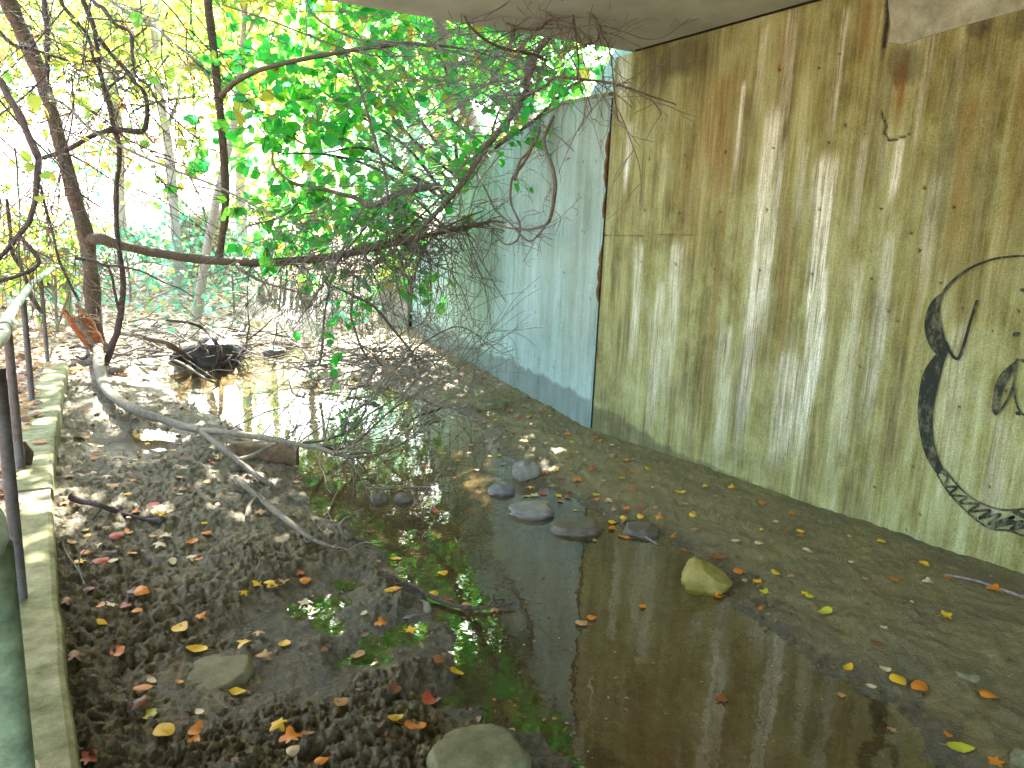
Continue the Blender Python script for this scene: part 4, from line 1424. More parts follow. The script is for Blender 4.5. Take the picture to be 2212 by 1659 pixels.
wruns = [
    ([(1196, 250), (1190, 264), (1177, 293), (1176, 316), (1190, 351), (1198, 385), (1199, 410), (1193, 454), (1182, 483), (1160, 492), (1130, 496), (1085, 488), (1062, 480)], [0.2, 0.28, 0.3], [0.014, 0.016, 0.018, 0.013, 0.011]),
    ([(1029, 369), (1053, 419), (1070, 454), (1100, 480), (1140, 520), (1165, 505), (1190, 470)], [0.25, 0.4], [0.01, 0.008]),
    ([(1150, 300), (1149, 316), (1135, 346), (1118, 370), (1105, 392), (1104, 439), (1123, 486), (1116, 520), (1090, 527), (1065, 500)], [0.2, 0.35], [0.016, 0.014, 0.010, 0.007]),
    ([(1165, 275), (1160, 300), (1140, 330), (1122, 350), (1112, 390)], [0.15, 0.3], [0.014, 0.012]),
    ([(935, 505), (931, 514), (908, 558), (893, 602), (884, 643), (883, 681), (881, 725)], [0.35, 0.15], [0.012, 0.013, 0.012]),
    ([(905, 520), (926, 560), (929, 600), (931, 650), (920, 690), (895, 715), (885, 725)], [0.4, 0.2], [0.008, 0.007]),
    ([(940, 500), (955, 540), (975, 590), (1000, 630), (1013, 668), (1025, 700), (1040, 712)], [0.35, 0.2], [0.008, 0.005, 0.003]),
    ([(1063, 490), (1060, 530), (1040, 570)], [0.4, 0.3], [0.006, 0.003]),
]
for uv, off_, rad in wruns:
    mb = MB()
    mb.tube(pathw(uv, off_), rad, 7, 5, None, 0.2, int(uv[0][0]) & 63)
    mb.build('vine', M['vine'], vt)
tw = MB()
for uv, ya, yb, rad in vruns[:1]:
    sprout(tw, path3(uv, ya, yb), np.full(len(uv), 0.014), 45, 0.55, RNG, 0.2, -0.05, 3)
for uv, ya, yb, rad in vruns[1:15]:
    sprout(tw, path3(uv, ya, yb), np.full(len(uv), 0.010), 10, 0.6, RNG, 0.18, -0.05, 3)
for uv, ya, yb, rad in vruns[15:]:
    sprout(tw, path3(uv, ya, yb), np.full(len(uv), 0.008), 16, 0.55, RNG, 0.26, -0.02, 3)
for uv, off_, rad in wruns:
    sprout(tw, pathw(uv, off_), np.full(len(uv), 0.006), 9, 0.4, RNG, 0.28, -0.10, 2)
# brushwood filling the foot of the tangle
for k in range(150):
    u, v = RNG.uniform(670, 985), RNG.uniform(390, 620)
    if v < 700 - 0.75 * (u - 620):
        v += 60
    p = PY(u, v, RNG.uniform(7.2, 8.8))
    W = wander(p, (RNG.normal(-0.35, 0.5), RNG.normal(0, 0.4), RNG.uniform(-1.0, 0.5)), RNG.uniform(0.7, 1.9), RNG, 8, 0.11, -0.07)
    tw.tube(W, [RNG.uniform(0.003, 0.007), 0.002], 4, 2)
    for _s in range(3):
        kk_ = RNG.integers(1, 7)
        tw.tube(wander(W[kk_], W[kk_] - W[kk_ - 1] + RNG.normal(0, 0.12, 3), RNG.uniform(0.2, 0.6), RNG, 5, 0.2, -0.05), [0.004, 0.002], 4, 2)
# long arching canes draping out of the tangle
for k in range(95):
    f = RNG.random()
    i_ = f * 13
    a0_ = path3(vruns[0][0], 7.3, 3.7)[int(1 + i_)]
    W = wander(a0_ + RNG.normal(0, 0.1, 3), (RNG.normal(-0.7, 0.5), RNG.normal(0.25, 0.5), RNG.uniform(-0.3, 0.8)), RNG.uniform(0.9, 2.4), RNG, 10, 0.07, -0.10)
    tw.tube(W, [RNG.uniform(0.004, 0.009), 0.002], 5, 2)
    for _s in range(4):
        kk_ = RNG.integers(2, 9)
        tw.tube(wander(W[kk_], W[kk_] - W[kk_ - 1] + RNG.normal(0, 0.10, 3), RNG.uniform(0.2, 0.7), RNG, 6, 0.12, -0.05), [0.0035, 0.0018], 4, 2)
# ball of dead rootlets by the deck
for k in range(35):
    p = PY(1152 + RNG.normal(0, 9), 140 + RNG.normal(0, 12), 4.6 + RNG.normal(0, 0.05))
    tw.tube(wander(p, RNG.normal(0, 1, 3), RNG.uniform(0.1, 0.3), RNG, 5, 0.5, -0.08), [0.006, 0.002], 4, 2)
o = tw.build('twig_tangle', M['greytwig'], vt)
o['kind'] = 'stuff'

# leafy sprigs on the vines
for (u, v, y, n) in [(1150, 300, 5.6, 5), (1135, 235, 5.3, 8), (1180, 170, 4.9, 8), (1200, 150, 4.7, 6), (1225, 90, 4.6, 4), (1080, 250, 5.9, 8), (1100, 290, 6.0, 6), (1050, 300, 6.3, 6), (1200, 355, 5.9, 2), (1110, 390, 6.0, 3),
                     (1160, 262, 5.5, 4), (735, 690, 7.0, 5), (740, 650, 7.0, 4), (720, 740, 6.6, 6), (705, 775, 6.3, 4), (735, 885, 5.7, 6), (760, 880, 5.7, 5), (700, 700, 6.8, 3)]:
    Ws = [wander(PY(u + RNG.normal(0, 10), v + RNG.normal(0, 10), y), (RNG.normal(0, .6), -0.3, -0.2), 0.25, RNG, 4, 0.3, -0.1) for _ in range(3)]
    sprig = MB()
    for W in Ws:
        sprig.tube(np.vstack([Ws[0][:1], W]), [0.003, 0.002], 4, 2)
    leafy(sprig, Ws, RNG, max(1, n // 2), (0.06, 0.11), 1.2, -0.3, (0.2, 0.75))
    sprig.build('leaf_sprig', M['green'], vt)

# ------------------------------------------------------------------ broad-leaved shrub over the stream
gs = empty('leafy_shrub', (6.2, 8.4, 1.6), 'large bright green leafy shrub spilling over the wing wall and stream', 'shrub')
GMASK = [(505, 70), (560, 0), (640, -60), (900, -60), (1180, -60), (1270, 80), (1250, 130), (1180, 225), (1120, 290), (1040, 350), (960, 400), (860, 440), (800, 470), (700, 520), (600, 540), (545, 470), (500, 400), (440, 350), (450, 320), (520, 300), (500, 180)]
ends = []
cents = []
gb = MB()
base = np.array([6.0, 8.6, 1.5])
for (u, v, y) in [(600, 330, 8.2), (560, 250, 8.4), (700, 200, 8.0), (700, 330, 7.6), (800, 120, 7.8), (850, 260, 7.2), (950, 180, 7.2), (1000, 280, 6.8), (1100, 160, 6.6), (760, 60, 8.2), (620, 470, 8.2), (1180, 120, 6.2), (900, 60, 7.6), (640, 60, 8.6)]:
    c = PY(u, v, y)
    mid = (base + c) / 2 + np.array([0.0, 0.4, 0.35])
    W = np.array([base + RNG.normal(0, 0.15, 3), base * 0.7 + mid * 0.3 + RNG.normal(0, 0.15, 3), mid, mid * 0.4 + c * 0.6 + RNG.normal(0, 0.12, 3), c])
    gb.tube(W, [0.035, 0.028, 0.02, 0.014, 0.007], 7, 5, None, 0.2, int(u) & 31)
gb.build('branch', M['bark'], gs)
gtw = MB()
while len(ends) < 400:
    u, v = RNG.uniform(430, 1300), RNG.uniform(-60, 545)
    if not in_poly(u, v, GMASK):
        continue
    if fbm(np.array([u / 95.0]), np.array([v / 80.0]), 3, 77)[0] < 0.43:
        continue
    if math.hypot((u - 938) / 36, (v - 155) / 30) < 1 or math.hypot((u - 640) / 70, (v - 35) / 50) < RNG.uniform(0.5, 1.0) or math.hypot((u - 545) / 40, (v - 30) / 60) < 1:
        continue
    ylo = (6.5 if v > 250 else 6.1) + (1300 - u) / 850 * 1.9
    p = PY(u, v, RNG.uniform(ylo, ylo + 1.6))
    W = wander(p, (RNG.normal(-0.5, 0.6), RNG.normal(-0.4, 0.5), RNG.normal(-0.1, 0.3)), RNG.uniform(0.3, 0.65), RNG, 6, 0.18, -0.05)
    gtw.tube(W, [0.005, 0.002], 4, 2)
    ends.append(W)
o = gtw.build('twig_tangle', M['dark'], gs)
o['kind'] = 'stuff'
for k in range(70):                                # low sprays hanging behind the tangle, over the water
    p_ = np.array([RNG.uniform(2.9, 4.6), RNG.uniform(7.4, 9.4), RNG.uniform(0.9, 2.3)])
    W = wander(p_, (RNG.normal(-0.5, 0.6), RNG.normal(-0.4, 0.5), RNG.normal(0.0, 0.3)), RNG.uniform(0.3, 0.6), RNG, 6, 0.18, -0.05)
    ends.append(W)
gl = MB()
leafy(gl, ends, RNG, 6, (0.07, 0.175), 1.25, -0.45, (0.0, 1.0), 0.8)
gl.build('foliage', M['green'], gs)


# ------------------------------------------------------------------ woods behind
def wood_tree(name, label, cat, x, y, h, cr, cz, r0, n, mt, seed, lean=(0, 0), size=(0.10, 0.17), group=None, bark='far_bark', flatz=0.8, tint=(0, 1)):
    rng = np.random.default_rng(seed)
    z0 = gh(x, y) - 0.1
    t = empty(name, (x, y, z0), label, cat, group)
    mb = MB()
    tp = np.array([[x + lean[0] * f + rng.normal(0, 0.05 * h * f * 0.3), y + lean[1] * f, z0 + h * f] for f in np.linspace(0, 1, 7)])
    P_, R_ = mb.tube(tp, [r0 * 1.25, r0, r0 * 0.9, r0 * 0.8, r0 * 0.6, r0 * 0.4, r0 * 0.15], 9, 4, None, 0.15, seed)
    mb.build('trunk', M[bark], t)
    lb = MB()
    ctr = np.array([x + lean[0] * cz / h, y + lean[1] * cz / h, z0 + cz])
    clumps = []
    for k in range(11):
        a = rng.normal(0, 1, 3)
        a = a / np.linalg.norm(a) * np.array([cr, cr, cr * flatz]) * rng.uniform(0.45, 1.0)
        c = ctr + a
        i0 = int(np.clip(np.searchsorted(P_[:, 2], c[2] - 0.35 * cr), 2, len(P_) - 1))
        b0 = P_[i0]
        mid = (b0 + c) / 2 + rng.normal(0, 0.12 * cr, 3)
        lb.tube([b0, mid, c], [R_[i0] * 0.5 + 0.005, R_[i0] * 0.25 + 0.004, 0.006], 6, 5)
        clumps.append(c)
        for _ in range(2):
            c2 = c + rng.normal(0, 0.3 * cr, 3)
            lb.tube([mid, (mid + c2) / 2 + rng.normal(0, 0.06 * cr, 3), c2], [0.014, 0.009, 0.004], 5, 3)
            clumps.append(c2)
    lb.build('branch', M[bark], t)
    clumps = np.array(clumps)
    ci = rng.integers(0, len(clumps), n)
    pos = clumps[ci] + rng.normal(0, 1, (n, 3)) * np.array([0.22, 0.22, 0.14]) * cr
    nrm = np.array([0, 0, 0.9]) + rng.normal(0, 0.5, (n, 3))
    ax = rng.normal(0, 1, (n, 3)) + np.array([0, 0, -0.5])
    ti = np.clip(rng.normal((tint[0] + tint[1]) / 2, (tint[1] - tint[0]) * 0.28, n) + (vn(ci * 1.7, ci * 0.0, seed) - 0.5) * 0.4, 0, 1)
    fb = MB()
    leaves(fb, pos, ax, nrm, rng.uniform(*size, n), ti, 1.1)
    fb.build('foliage', M[mt], t)
    return t


woods = [
    # shade trees over the stream, some added with crowns above view to block the sun
    ('shade_tree', 'tall tree behind the wing wall whose crown hangs over the stream', 'tree', 6.9, 9.8, 6.4 - gh(6.9, 9.8), 1.8, 5.5 - gh(6.9, 9.8), 0.12, 10000, 'green', 1, (-4.0, -2.7), (0.13, 0.20), 0.4),  # added: dense crown above view keeps sun off the near mud
    ('shade_tree', 'tall yellow-green tree overhanging the leafy path on the left', 'tree', -1.6, 11.5, 9, 3.2, 6.4, 0.13, 1100, 'olive', 2, (1.6, -0.6), (0.09, 0.16)),
    ('shade_tree', 'tall tree on the embankment with its crown high above the leafy shrub', 'tree', 7.6, 6.4, 6.6 - gh(7.6, 6.4), 1.7, 5.4 - gh(7.6, 6.4), 0.12, 7000, 'green', 3, (-3.2, 1.2), (0.13, 0.20), 0.4),  # added: crown hidden by the deck keeps sun off the right bank
    ('shade_tree', 'tall lime green tree arching high over the far pool', 'tree', 3.0, 16.5, 9, 3.0, 6.2, 0.10, 2600, 'olive', 31, (-0.5, -0.5), (0.12, 0.19)),
    ('shade_tree', 'tall green tree beyond the far pool behind the level branch', 'tree', 6.5, 19.0, 9, 3.0, 6.0, 0.11, 2800, 'olive', 32, (0.5, -1.0), (0.13, 0.2)),
    ('forest_tree', 'yellow-green tree with a bare grey trunk behind the sapling', 'tree', 2.6, 22, 8, 2.6, 5.2, 0.11, 3000, 'olive', 4),
    ('forest_tree', 'pale trunked tree far behind the upright shoot', 'tree', 6.0, 23, 9, 2.6, 6.0, 0.15, 3400, 'olive', 5),
    ('forest_tree', 'yellowing tree at the far left edge behind the handrail', 'tree', -0.9, 17, 7, 2.2, 4.6, 0.09, 1900, 'olive', 6),
    ('forest_tree', 'bluish green tree low on the hillside right of the upright shoot', 'tree', 10.0, 19.5, 6, 2.3, 3.8, 0.12, 3600, 'teal', 7),
    ('forest_tree', 'green tree rising behind the leafy shrub', 'tree', 12.5, 17, 8, 2.8, 5.0, 0.16, 3000, 'green', 8),
    ('forest_tree', 'slim distant tree left of the sapling loop', 'tree', 3.2, 27, 10, 2.6, 7.2, 0.10, 2000, 'teal', 9),
    ('forest_tree', 'distant tree high on the hillside above the stone wall', 'tree', 9.0, 30, 10, 3.0, 6.8, 0.12, 3400, 'olive', 10),
    ('forest_tree', 'green tree behind the deck edge above the wing wall', 'tree', 9.0, 12.0, 6.4 - gh(9.0, 12.0), 1.8, 5.4 - gh(9.0, 12.0), 0.12, 2400, 'green', 12, (-3.4, -0.6), (0.13, 0.2), 0.5),  # crown leaned over here to block sun reaching the stream bed
    ('shade_tree', 'thin leaning tree whose small crown hangs above the crooked tree', 'tree', 2.6, 13.2, 6.6, 1.8, 5.5, 0.07, 1500, 'olive', 51, (0.8, -2.4), (0.12, 0.18), 0.5),  # added: sparse crown above view thins the sun patches on the left mud
]
for a in woods:
    wood_tree(*a[:12], lean=a[12] if len(a) > 12 else (0, 0), size=a[13] if len(a) > 13 else (0.11, 0.18), flatz=a[14] if len(a) > 14 else 0.8)
shr = [
    ('understory_shrub', 'low blue-green bush beside the far stream under the level branch', 7.6, 14.6, 1.7, 0.95, 0.9, 'teal', 21, 600),
    ('understory_shrub', 'pale green bush at the foot of the vine tangle', 6.2, 12.0, 1.2, 0.6, 0.6, 'olive', 22, 700),
    ('understory_shrub', 'blue-green bush behind the crooked tree fork', 1.9, 15.5, 1.9, 0.9, 1.1, 'teal', 23, 450),
    ('understory_shrub', 'yellow-green bush behind the handrail end', 0.0, 13.6, 1.8, 0.85, 1.0, 'olive', 24, 500),
    ('understory_shrub', 'leafy bush on the hillside left of the stone wall', 3.4, 17.5, 1.9, 0.9, 1.2, 'teal', 25, 450),
    ('understory_shrub', 'brown-leaved bush right of the stone wall', 9.2, 24.5, 2.6, 1.3, 1.4, 'olive', 26, 900),
    ('understory_shrub', 'pale twiggy bush at the left edge behind the path', -1.5, 12.5, 2.4, 1.1, 1.4, 'olive', 41, 700),
    ('understory_shrub', 'twiggy bush with few leaves behind the curb end', 0.5, 11.6, 1.9, 0.8, 1.1, 'olive', 42, 350),
    ('understory_shrub', 'bluish bush between the sapling and the upright shoot', 3.6, 14.6, 2.0, 0.9, 1.2, 'teal', 43, 400),
    ('understory_shrub', 'yellowing bush on the slope above the far stream', 5.6, 18.0, 2.6, 1.2, 1.6, 'olive', 44, 600),
    ('understory_shrub', 'sparse bush high on the pale hillside', 2.0, 24.0, 3.0, 1.6, 1.8, 'teal', 45, 500),
    ('understory_shrub', 'green bush below the leafy shrub at the stream bend', 8.6, 16.6, 2.4, 1.2, 1.5, 'green', 27, 1400),
]
for nm, lb, x, y, h, cr, cz, mt, sd, n in shr:
    wood_tree(nm, lb, 'shrub', x, y, h, cr, cz, 0.022, n, mt, sd, size=(0.07, 0.13), bark='greytwig', flatz=0.75)

# dry stone wall on the far bank
sw = empty('stone_wall', G(440, 640, 0.3), 'rough dry stone wall glimpsed on the sunny far bank under the level branch', 'wall')
c0, c1 = PY(395, 600, 18.5), PY(492, 590, 21.0)
rs = np.random.default_rng(5)


def rock_mesh(mb, c, ax, seed, rough=0.18, sub=3, flat=None, yaw=0.0, square=2.0):
    """superellipsoid boulder with a lumpy skin; c is its middle"""
    n1, n2 = (22, 16) if sub < 4 else (48, 32)
    th = np.linspace(0, 2 * PI, n1, endpoint=False)
    ph = np.linspace(-PI / 2, PI / 2, n2)
    TH, PH = np.meshgrid(th, ph, indexing='ij')
    e = 2.0 / square
    sg = lambda q: np.sign(q) * np.abs(q) ** e
    D = np.stack([sg(np.cos(PH)) * sg(np.cos(TH)), sg(np.cos(PH)) * sg(np.sin(TH)), sg(np.sin(PH))], -1)
    k = 1 + rough * ((fbm(D[..., 0] * 1.6 + seed * 7.1 + D[..., 2], D[..., 1] * 1.6 + D[..., 2] * 1.3, 5, seed, 0.6) - 0.5) * 2)
    Vv = D * k[..., None] * np.array(ax)
    if flat is not None:
        Vv[..., 2] = np.minimum(Vv[..., 2], ax[2] * flat + Vv[..., 0] * 0.08)
    cs, sn_ = math.cos(yaw), math.sin(yaw)
    Vv = np.stack([Vv[..., 0] * cs - Vv[..., 1] * sn_, Vv[..., 0] * sn_ + Vv[..., 1] * cs, Vv[..., 2]], -1)
    Vv = Vv + np.array(c)
    i_, j_ = np.meshgrid(np.arange(n1), np.arange(n2 - 1), indexing='ij')
    i_, j_ = i_.ravel(), j_.ravel()
    k_ = (i_ + 1) % n1
    mb.add(Vv.reshape(-1, 3), [np.stack([i_ * n2 + j_, k_ * n2 + j_, k_ * n2 + j_ + 1, i_ * n2 + j_ + 1], 1)])


mb = MB()
for row in range(6):
    for k in range(9):
        f = (k + 0.5 * (row % 2) + rs.uniform(-.1, .1)) / 9
        p = c0 * (1 - f) + c1 * f
        z = gh(p[0], p[1]) + 0.12 + row * 0.24
        rock_mesh(mb, (p[0], p[1], z), (0.19, 0.2, 0.13), int(rs.integers(1, 999)), 0.2, square=3.2, yaw=rs.uniform(-.3, .3))
mb.build('stone_courses', M['st_wall'], sw)

# older broken wall past the wing wall's far end
ow = empty('old_wall', (*(WB + np.array([0.05, 0.3])), 0), 'crumbling beige masonry wall beyond the wing wall end, half hidden by brush', 'wall')
mb = MB()
O0 = WB + WN * 0.03 + WT * 0.05
O1 = O0 + WT * 1.1 + WN * 0.35
ts_ = np.linspace(0, 1, 30)
zs_ = np.linspace(-0.3, 1, 20)
TT3, ZZ3 = np.meshgrid(ts_, zs_, indexing='ij')
hgt = 1.05 - 0.25 * TT3 + (fbm(TT3 * 6, TT3 * 0, 3, 4) - 0.5) * 0.4
zz3 = -0.3 + (hgt + 0.3) * (ZZ3 + 0.3) / 1.3
of3 = (fbm(TT3 * 9, zz3 * 7, 4, 6) - 0.5) * 0.10
ndir = WN
V = np.stack([O0[0] + (O1 - O0)[0] * TT3 + ndir[0] * of3, O0[1] + (O1 - O0)[1] * TT3 + ndir[1] * of3, zz3], -1)
B = V - np.array([*(WN * 0.35), 0])
ni, nj = TT3.shape
i, j = np.meshgrid(np.arange(ni - 1), np.arange(nj - 1), indexing='ij')
q = np.stack([i * nj + j, i * nj + j + 1, (i + 1) * nj + j + 1, (i + 1) * nj + j], -1).reshape(-1, 4)
top_ = np.array([(i_ * nj + nj - 1, ni * nj + i_ * nj + nj - 1, ni * nj + (i_ + 1) * nj + nj - 1, (i_ + 1) * nj + nj - 1) for i_ in range(ni - 1)])
endf = np.array([((ni - 1) * nj + j_, (ni - 1) * nj + j_ + 1, ni * nj + (ni - 1) * nj + j_ + 1, ni * nj + (ni - 1) * nj + j_) for j_ in range(nj - 1)])
mb.add(np.vstack([V.reshape(-1, 3), B.reshape(-1, 3)]), [q, q[:, ::-1] + ni * nj, top_, endf])
mb.build('masonry', M['old'], ow)

# ------------------------------------------------------------------ rocks
rocks = [
    # name, label, u, v(bottom), width px, height px, material, square, flat, sink
    ('rock', 'upright grey-tan rock at the water edge beside the right mud bank', 1137, 1036, 58, 44, 'st_grey', 2.3, None, .3),
    ('rock', 'smooth dark domed stone with an orange leaf against it', 1083, 1070, 62, 26, 'st_blue', 2.0, None, .45),
    ('rock', 'flat pale grey stone nearest below the domed stone', 1145, 1119, 96, 34, 'st_grey', 2.4, 0.6, .42),
    ('rock', 'long low brown stone with a twig lying against it', 1245, 1156, 112, 36, 'st_brown', 2.2, 0.6, .45),
    ('rock', 'half sunken stone with yellow leaves round it', 1385, 1158, 84, 30, 'st_brown', 2.2, 0.8, .5),
    ('rock', 'yellow wedge-shaped stone standing alone in the dark water', 1525, 1279, 104, 56, 'st_yellow', 2.2, None, .3),
    ('rock', 'broad mossy slab half buried in the left mud', 465, 1482, 170, 62, 'st_moss', 2.1, 0.45, .66),
    ('rock', 'big square mossy block at the bottom edge by the water', 1035, 1735, 215, 180, 'st_moss', 2.8, 0.66, .46),
    ('rock', 'dark stone left one of two in the green reflection', 822, 1085, 42, 28, 'st_brown', 2.1, None, .42),
    ('rock', 'dark leaf-topped stone right one of two in the green reflection', 872, 1086, 44, 22, 'st_brown', 2.1, None, .42),
    ('rock', 'flat greenish stone on the far right mud bank', 1062, 884, 66, 26, 'st_moss', 2.3, 0.7, .4),
    ('rock', 'flat muddy stone at the puddle edge left of the long twig', 880, 1330, 100, 30, 'st_grey', 2.4, 0.3, .62),
    ('rock', 'small pale stone in the silt at lower right', 2088, 1466, 46, 18, 'st_moss', 2.2, 0.7, .4),
    ('rock', 'pale stone cut by the right edge at the bottom', 2206, 1652, 46, 34, 'st_moss', 2.3, None, .4),
    ('rock', 'wet dark boulder in the far stream beyond the twigs', 592, 768, 50, 20, 'st_blue', 2.1, None, .3),
    ('rock', 'dark wet stone in the mud by the fallen stem', 512, 1018, 30, 14, 'st_brown', 2.1, None, .3),
]
ROCKP = []
for k, (nm, lb, u, v, w, hgt_, mt, sq, fl, sink) in enumerate(rocks):
    p = G(u, v, ZW + 0.01)
    for _ in range(3):
        p = G(u, v, max(gh(p[0], p[1]), ZW))
    depth = -(RM.T @ (p - np.array([0, 0, HC])))[2]
    sc = depth / F
    dirv = p[:2] / np.linalg.norm(p[:2])
    a, b, c = w * sc / 2, w * sc / 2 * 0.8, hgt_ * sc * 0.62
    ctr = np.array([p[0] + dirv[0] * b * 0.75, p[1] + dirv[1] * b * 0.75, p[2] + c * (1 - 2 * sink)])
    mb = MB()
    rock_mesh(mb, (0, 0, 0), (a, b, c), 40 + k * 3, 0.26, 4, flat=fl, yaw=math.atan2(-dirv[0], dirv[1]) + (0.15 if k != 7 else 0.3), square=sq)
    if k == 5:                                    # the wedge slopes down to its right
        vv = mb.v[0]
        rt = np.array([dirv[1], -dirv[0]])
        s_ = (vv[:, 0] * rt[0] + vv[:, 1] * rt[1]) / a
        vv[:, 2] = np.where(vv[:, 2] > 0, vv[:, 2] * np.clip(0.95 - 0.75 * np.clip(s_ + 0.1, -0.5, 1), 0.2, 1.3), vv[:, 2])
        vv[:, 2] *= 1.15
    o = bpy.data.objects.new(nm, mb.mesh(nm, M[mt]))
    COL.objects.link(o)
    o.location = ctr
    tag(o, lb, 'rock')
    ROCKP.append((u, v, lb))

# ------------------------------------------------------------------ timber, fallen sticks, root wad
pb = empty('timber_block', G(560, 1003, -0.06), 'short brown squared timber lying at the left water edge behind the pale branch', 'timber')
t0_, t1_ = G(484, 1003, -0.08), G(640, 1008, -0.10)
ddir = _n((t1_ - t0_)[:2])
nrm2 = np.array([-ddir[1], ddir[0]])
mb = MB()
L_ = np.linalg.norm((t1_ - t0_)[:2])
ii = np.linspace(0, 1, 26)
prof = [(0, 0.0), (0, 0.03), (0.0, 0.075), (0.008, 0.125), (0.02, 0.137), (0.09, 0.14), (0.14, 0.137), (0.15, 0.12), (0.15, 0.0)]
vs = []
for f in ii:
    tp = 1 - 0.25 * sst(0.8, 1.0, f) - 0.2 * sst(0.12, 0.0, f)
    for a, z in prof:
        w = (vn(np.array([f * 14 + 3]), np.array([a * 30 + z * 40]), 12)[0] - 0.5) * 0.016
        q2 = t0_[:2] + ddir * L_ * f + nrm2 * (a + w)
        vs.append((q2[0], q2[1], -0.13 + z * 1.35 * tp + 0.0 + w))
m = len(prof)
mb.add(vs, [np.array([(i * m + j, (i + 1) * m + j, (i + 1) * m + j + 1, i * m + j + 1) for i in range(25) for j in range(m - 1)]), np.array([list(range(m))[::-1]]), np.array([[25 * m + j for j in range(m)]])])
mb.build('beam', M['timber'], pb, True)

sticks = [
    ('fallen_stick', 'long pale stick lying across the left mud toward the puddle', 'palebark', [(510, 1032), (540, 1058), (569, 1082), (600, 1108), (628, 1130), (655, 1150), (676, 1166), (725, 1183)], [0.06, 0.05, 0.04, 0.02], [0.018, 0.019, 0.017, 0.014, 0.008], 6),
    ('fallen_stick', 'forked pale twig standing at the tip of the long stick', 'palebark', [(752, 1166), (738, 1150), (735, 1135), (752, 1118), (770, 1128)], [0.0, 0.06, 0.05], [0.010, 0.011, 0.008], 2),
    ('fallen_stick', 'dark stick on the left mud near the curb joint', 'dark', [(150, 1072), (170, 1080), (215, 1092), (262, 1108), (312, 1122), (350, 1128)], [0.06, 0.03, 0.0], [0.020, 0.014, 0.012, 0.008], 3),
    ('fallen_stick', 'knobbly stick running from the left mud out into the dark water', 'bark', [(815, 1238), (860, 1252), (905, 1272), (935, 1290), (968, 1302), (1000, 1312), (1040, 1314), (1080, 1308), (1116, 1303)], [0.02, 0.02, 0.015, 0.02], [0.010, 0.011, 0.012, 0.009, 0.005], 4),
    ('fallen_stick', 'thin pale twig on the left mud close to the curb', 'greytwig', [(134, 1160), (138, 1185), (155, 1212), (170, 1232), (182, 1262)], 0.02, [0.005, 0.004], 2),
    ('fallen_stick', 'thin stick floating above the two stones in the reflection', 'greytwig', [(790, 1053), (830, 1056), (880, 1052), (932, 1051)], 0.03, [0.006, 0.005], 3),
    ('fallen_stick', 'straight dry twig at the foot of the wall on the right edge', 'greytwig', [(2040, 1240), (2110, 1255), (2212, 1290)], 0.012, [0.006, 0.008], 0),
    ('fallen_stick', 'dark forked driftwood in the water near the far right bank', 'dark', [(912, 862), (930, 872), (950, 883), (900, 900), (880, 922)], [0.05, 0.06, 0.03], [0.010, 0.012, 0.008], 4),
    ('fallen_stick', 'grey stub of branch poking from the mud under the long stick', 'palebark', [(535, 1120), (538, 1098), (552, 1078), (566, 1070)], [0.01, 0.03, 0.05], [0.016, 0.014, 0.008], 1),
    ('fallen_stick', 'thin pale twig slanting under water by the half sunken stone', 'greytwig', [(1390, 1158), (1405, 1166), (1420, 1176)], 0.004, [0.008, 0.006], 0),
    ('fallen_stick', 'curved brown branch arching over the root wad', 'dark', [(478, 777), (474, 755), (464, 737), (441, 711), (407, 697), (359, 692)], [0.1, 0.3, 0.45, 0.5, 0.5, 0.5], [0.03, 0.026, 0.02, 0.014], 6),
    ('fallen_stick', 'reddish brown branch lying from the tree foot to the root wad', 'bark', [(315, 730), (362, 742), (400, 768), (425, 785)], [0.25, 0.25, 0.15, 0.05], [0.03, 0.032, 0.03], 4),
    ('fallen_stick', 'pale bleached stick sloping into the far pool', 'palebark', [(366, 775), (395, 786), (420, 802), (445, 818), (469, 828)], [0.18, 0.15, 0.1, 0.02], [0.014, 0.013, 0.010], 2),
    ('fallen_stick', 'bleached curved branch on the far debris bar', 'greytwig', [(655, 755), (668, 775), (672, 800), (682, 830)], [0.2, 0.15, 0.05, 0.0], [0.02, 0.022, 0.016], 5),
    ('fallen_stick', 'bleached forked log on the bank below the wing wall end', 'palebark', [(868, 762), (880, 778), (888, 800), (895, 815)], [0.2, 0.15, 0.1, 0.05], [0.022, 0.024, 0.02], 4),
    ('fallen_stick', 'grey twig looping on the debris bar near the wing wall', 'greytwig', [(800, 745), (812, 740), (825, 752), (818, 770), (790, 772), (740, 778), (700, 790)], 0.06, [0.01, 0.012, 0.01], 6),
    ('fallen_stick', 'long grey twig along the far right water edge', 'greytwig', [(760, 790), (810, 783), (860, 800), (905, 812), (945, 830)], 0.04, [0.009, 0.012, 0.008], 5),
    ('fallen_stick', 'pale leaning stick propped behind the far curb end', 'palebark', [(122, 712), (130, 690), (140, 660), (150, 632)], [0.02, 0.2, 0.45, 0.7], [0.014, 0.016, 0.014], 2),
    ('fallen_stick', 'dark bent branch lying between curb end and mud', 'dark', [(150, 752), (168, 748), (190, 756), (182, 775), (165, 770)], [0.1, 0.14, 0.05], [0.018, 0.02, 0.014], 3),
    ('fallen_stick', 'grey log behind the pale fallen stem', 'greytwig', [(235, 805), (250, 798), (272, 790)], 0.05, [0.035, 0.04, 0.03], 2),
]
for nm, lb, mt, uv, z, rad, ns in sticks:
    P3 = pathg(uv, z)
    mb = MB()
    mb.tube(P3, rad, 7, 5, None, 0.25, int(uv[0][0]) & 63)
    if ns:
        sprout(mb, P3, np.full(len(P3), 0.008), ns, 0.28, RNG, 0.25, 0.0, 1)
    o = mb.build(nm, M[mt])
    tag(o, lb, 'stick')

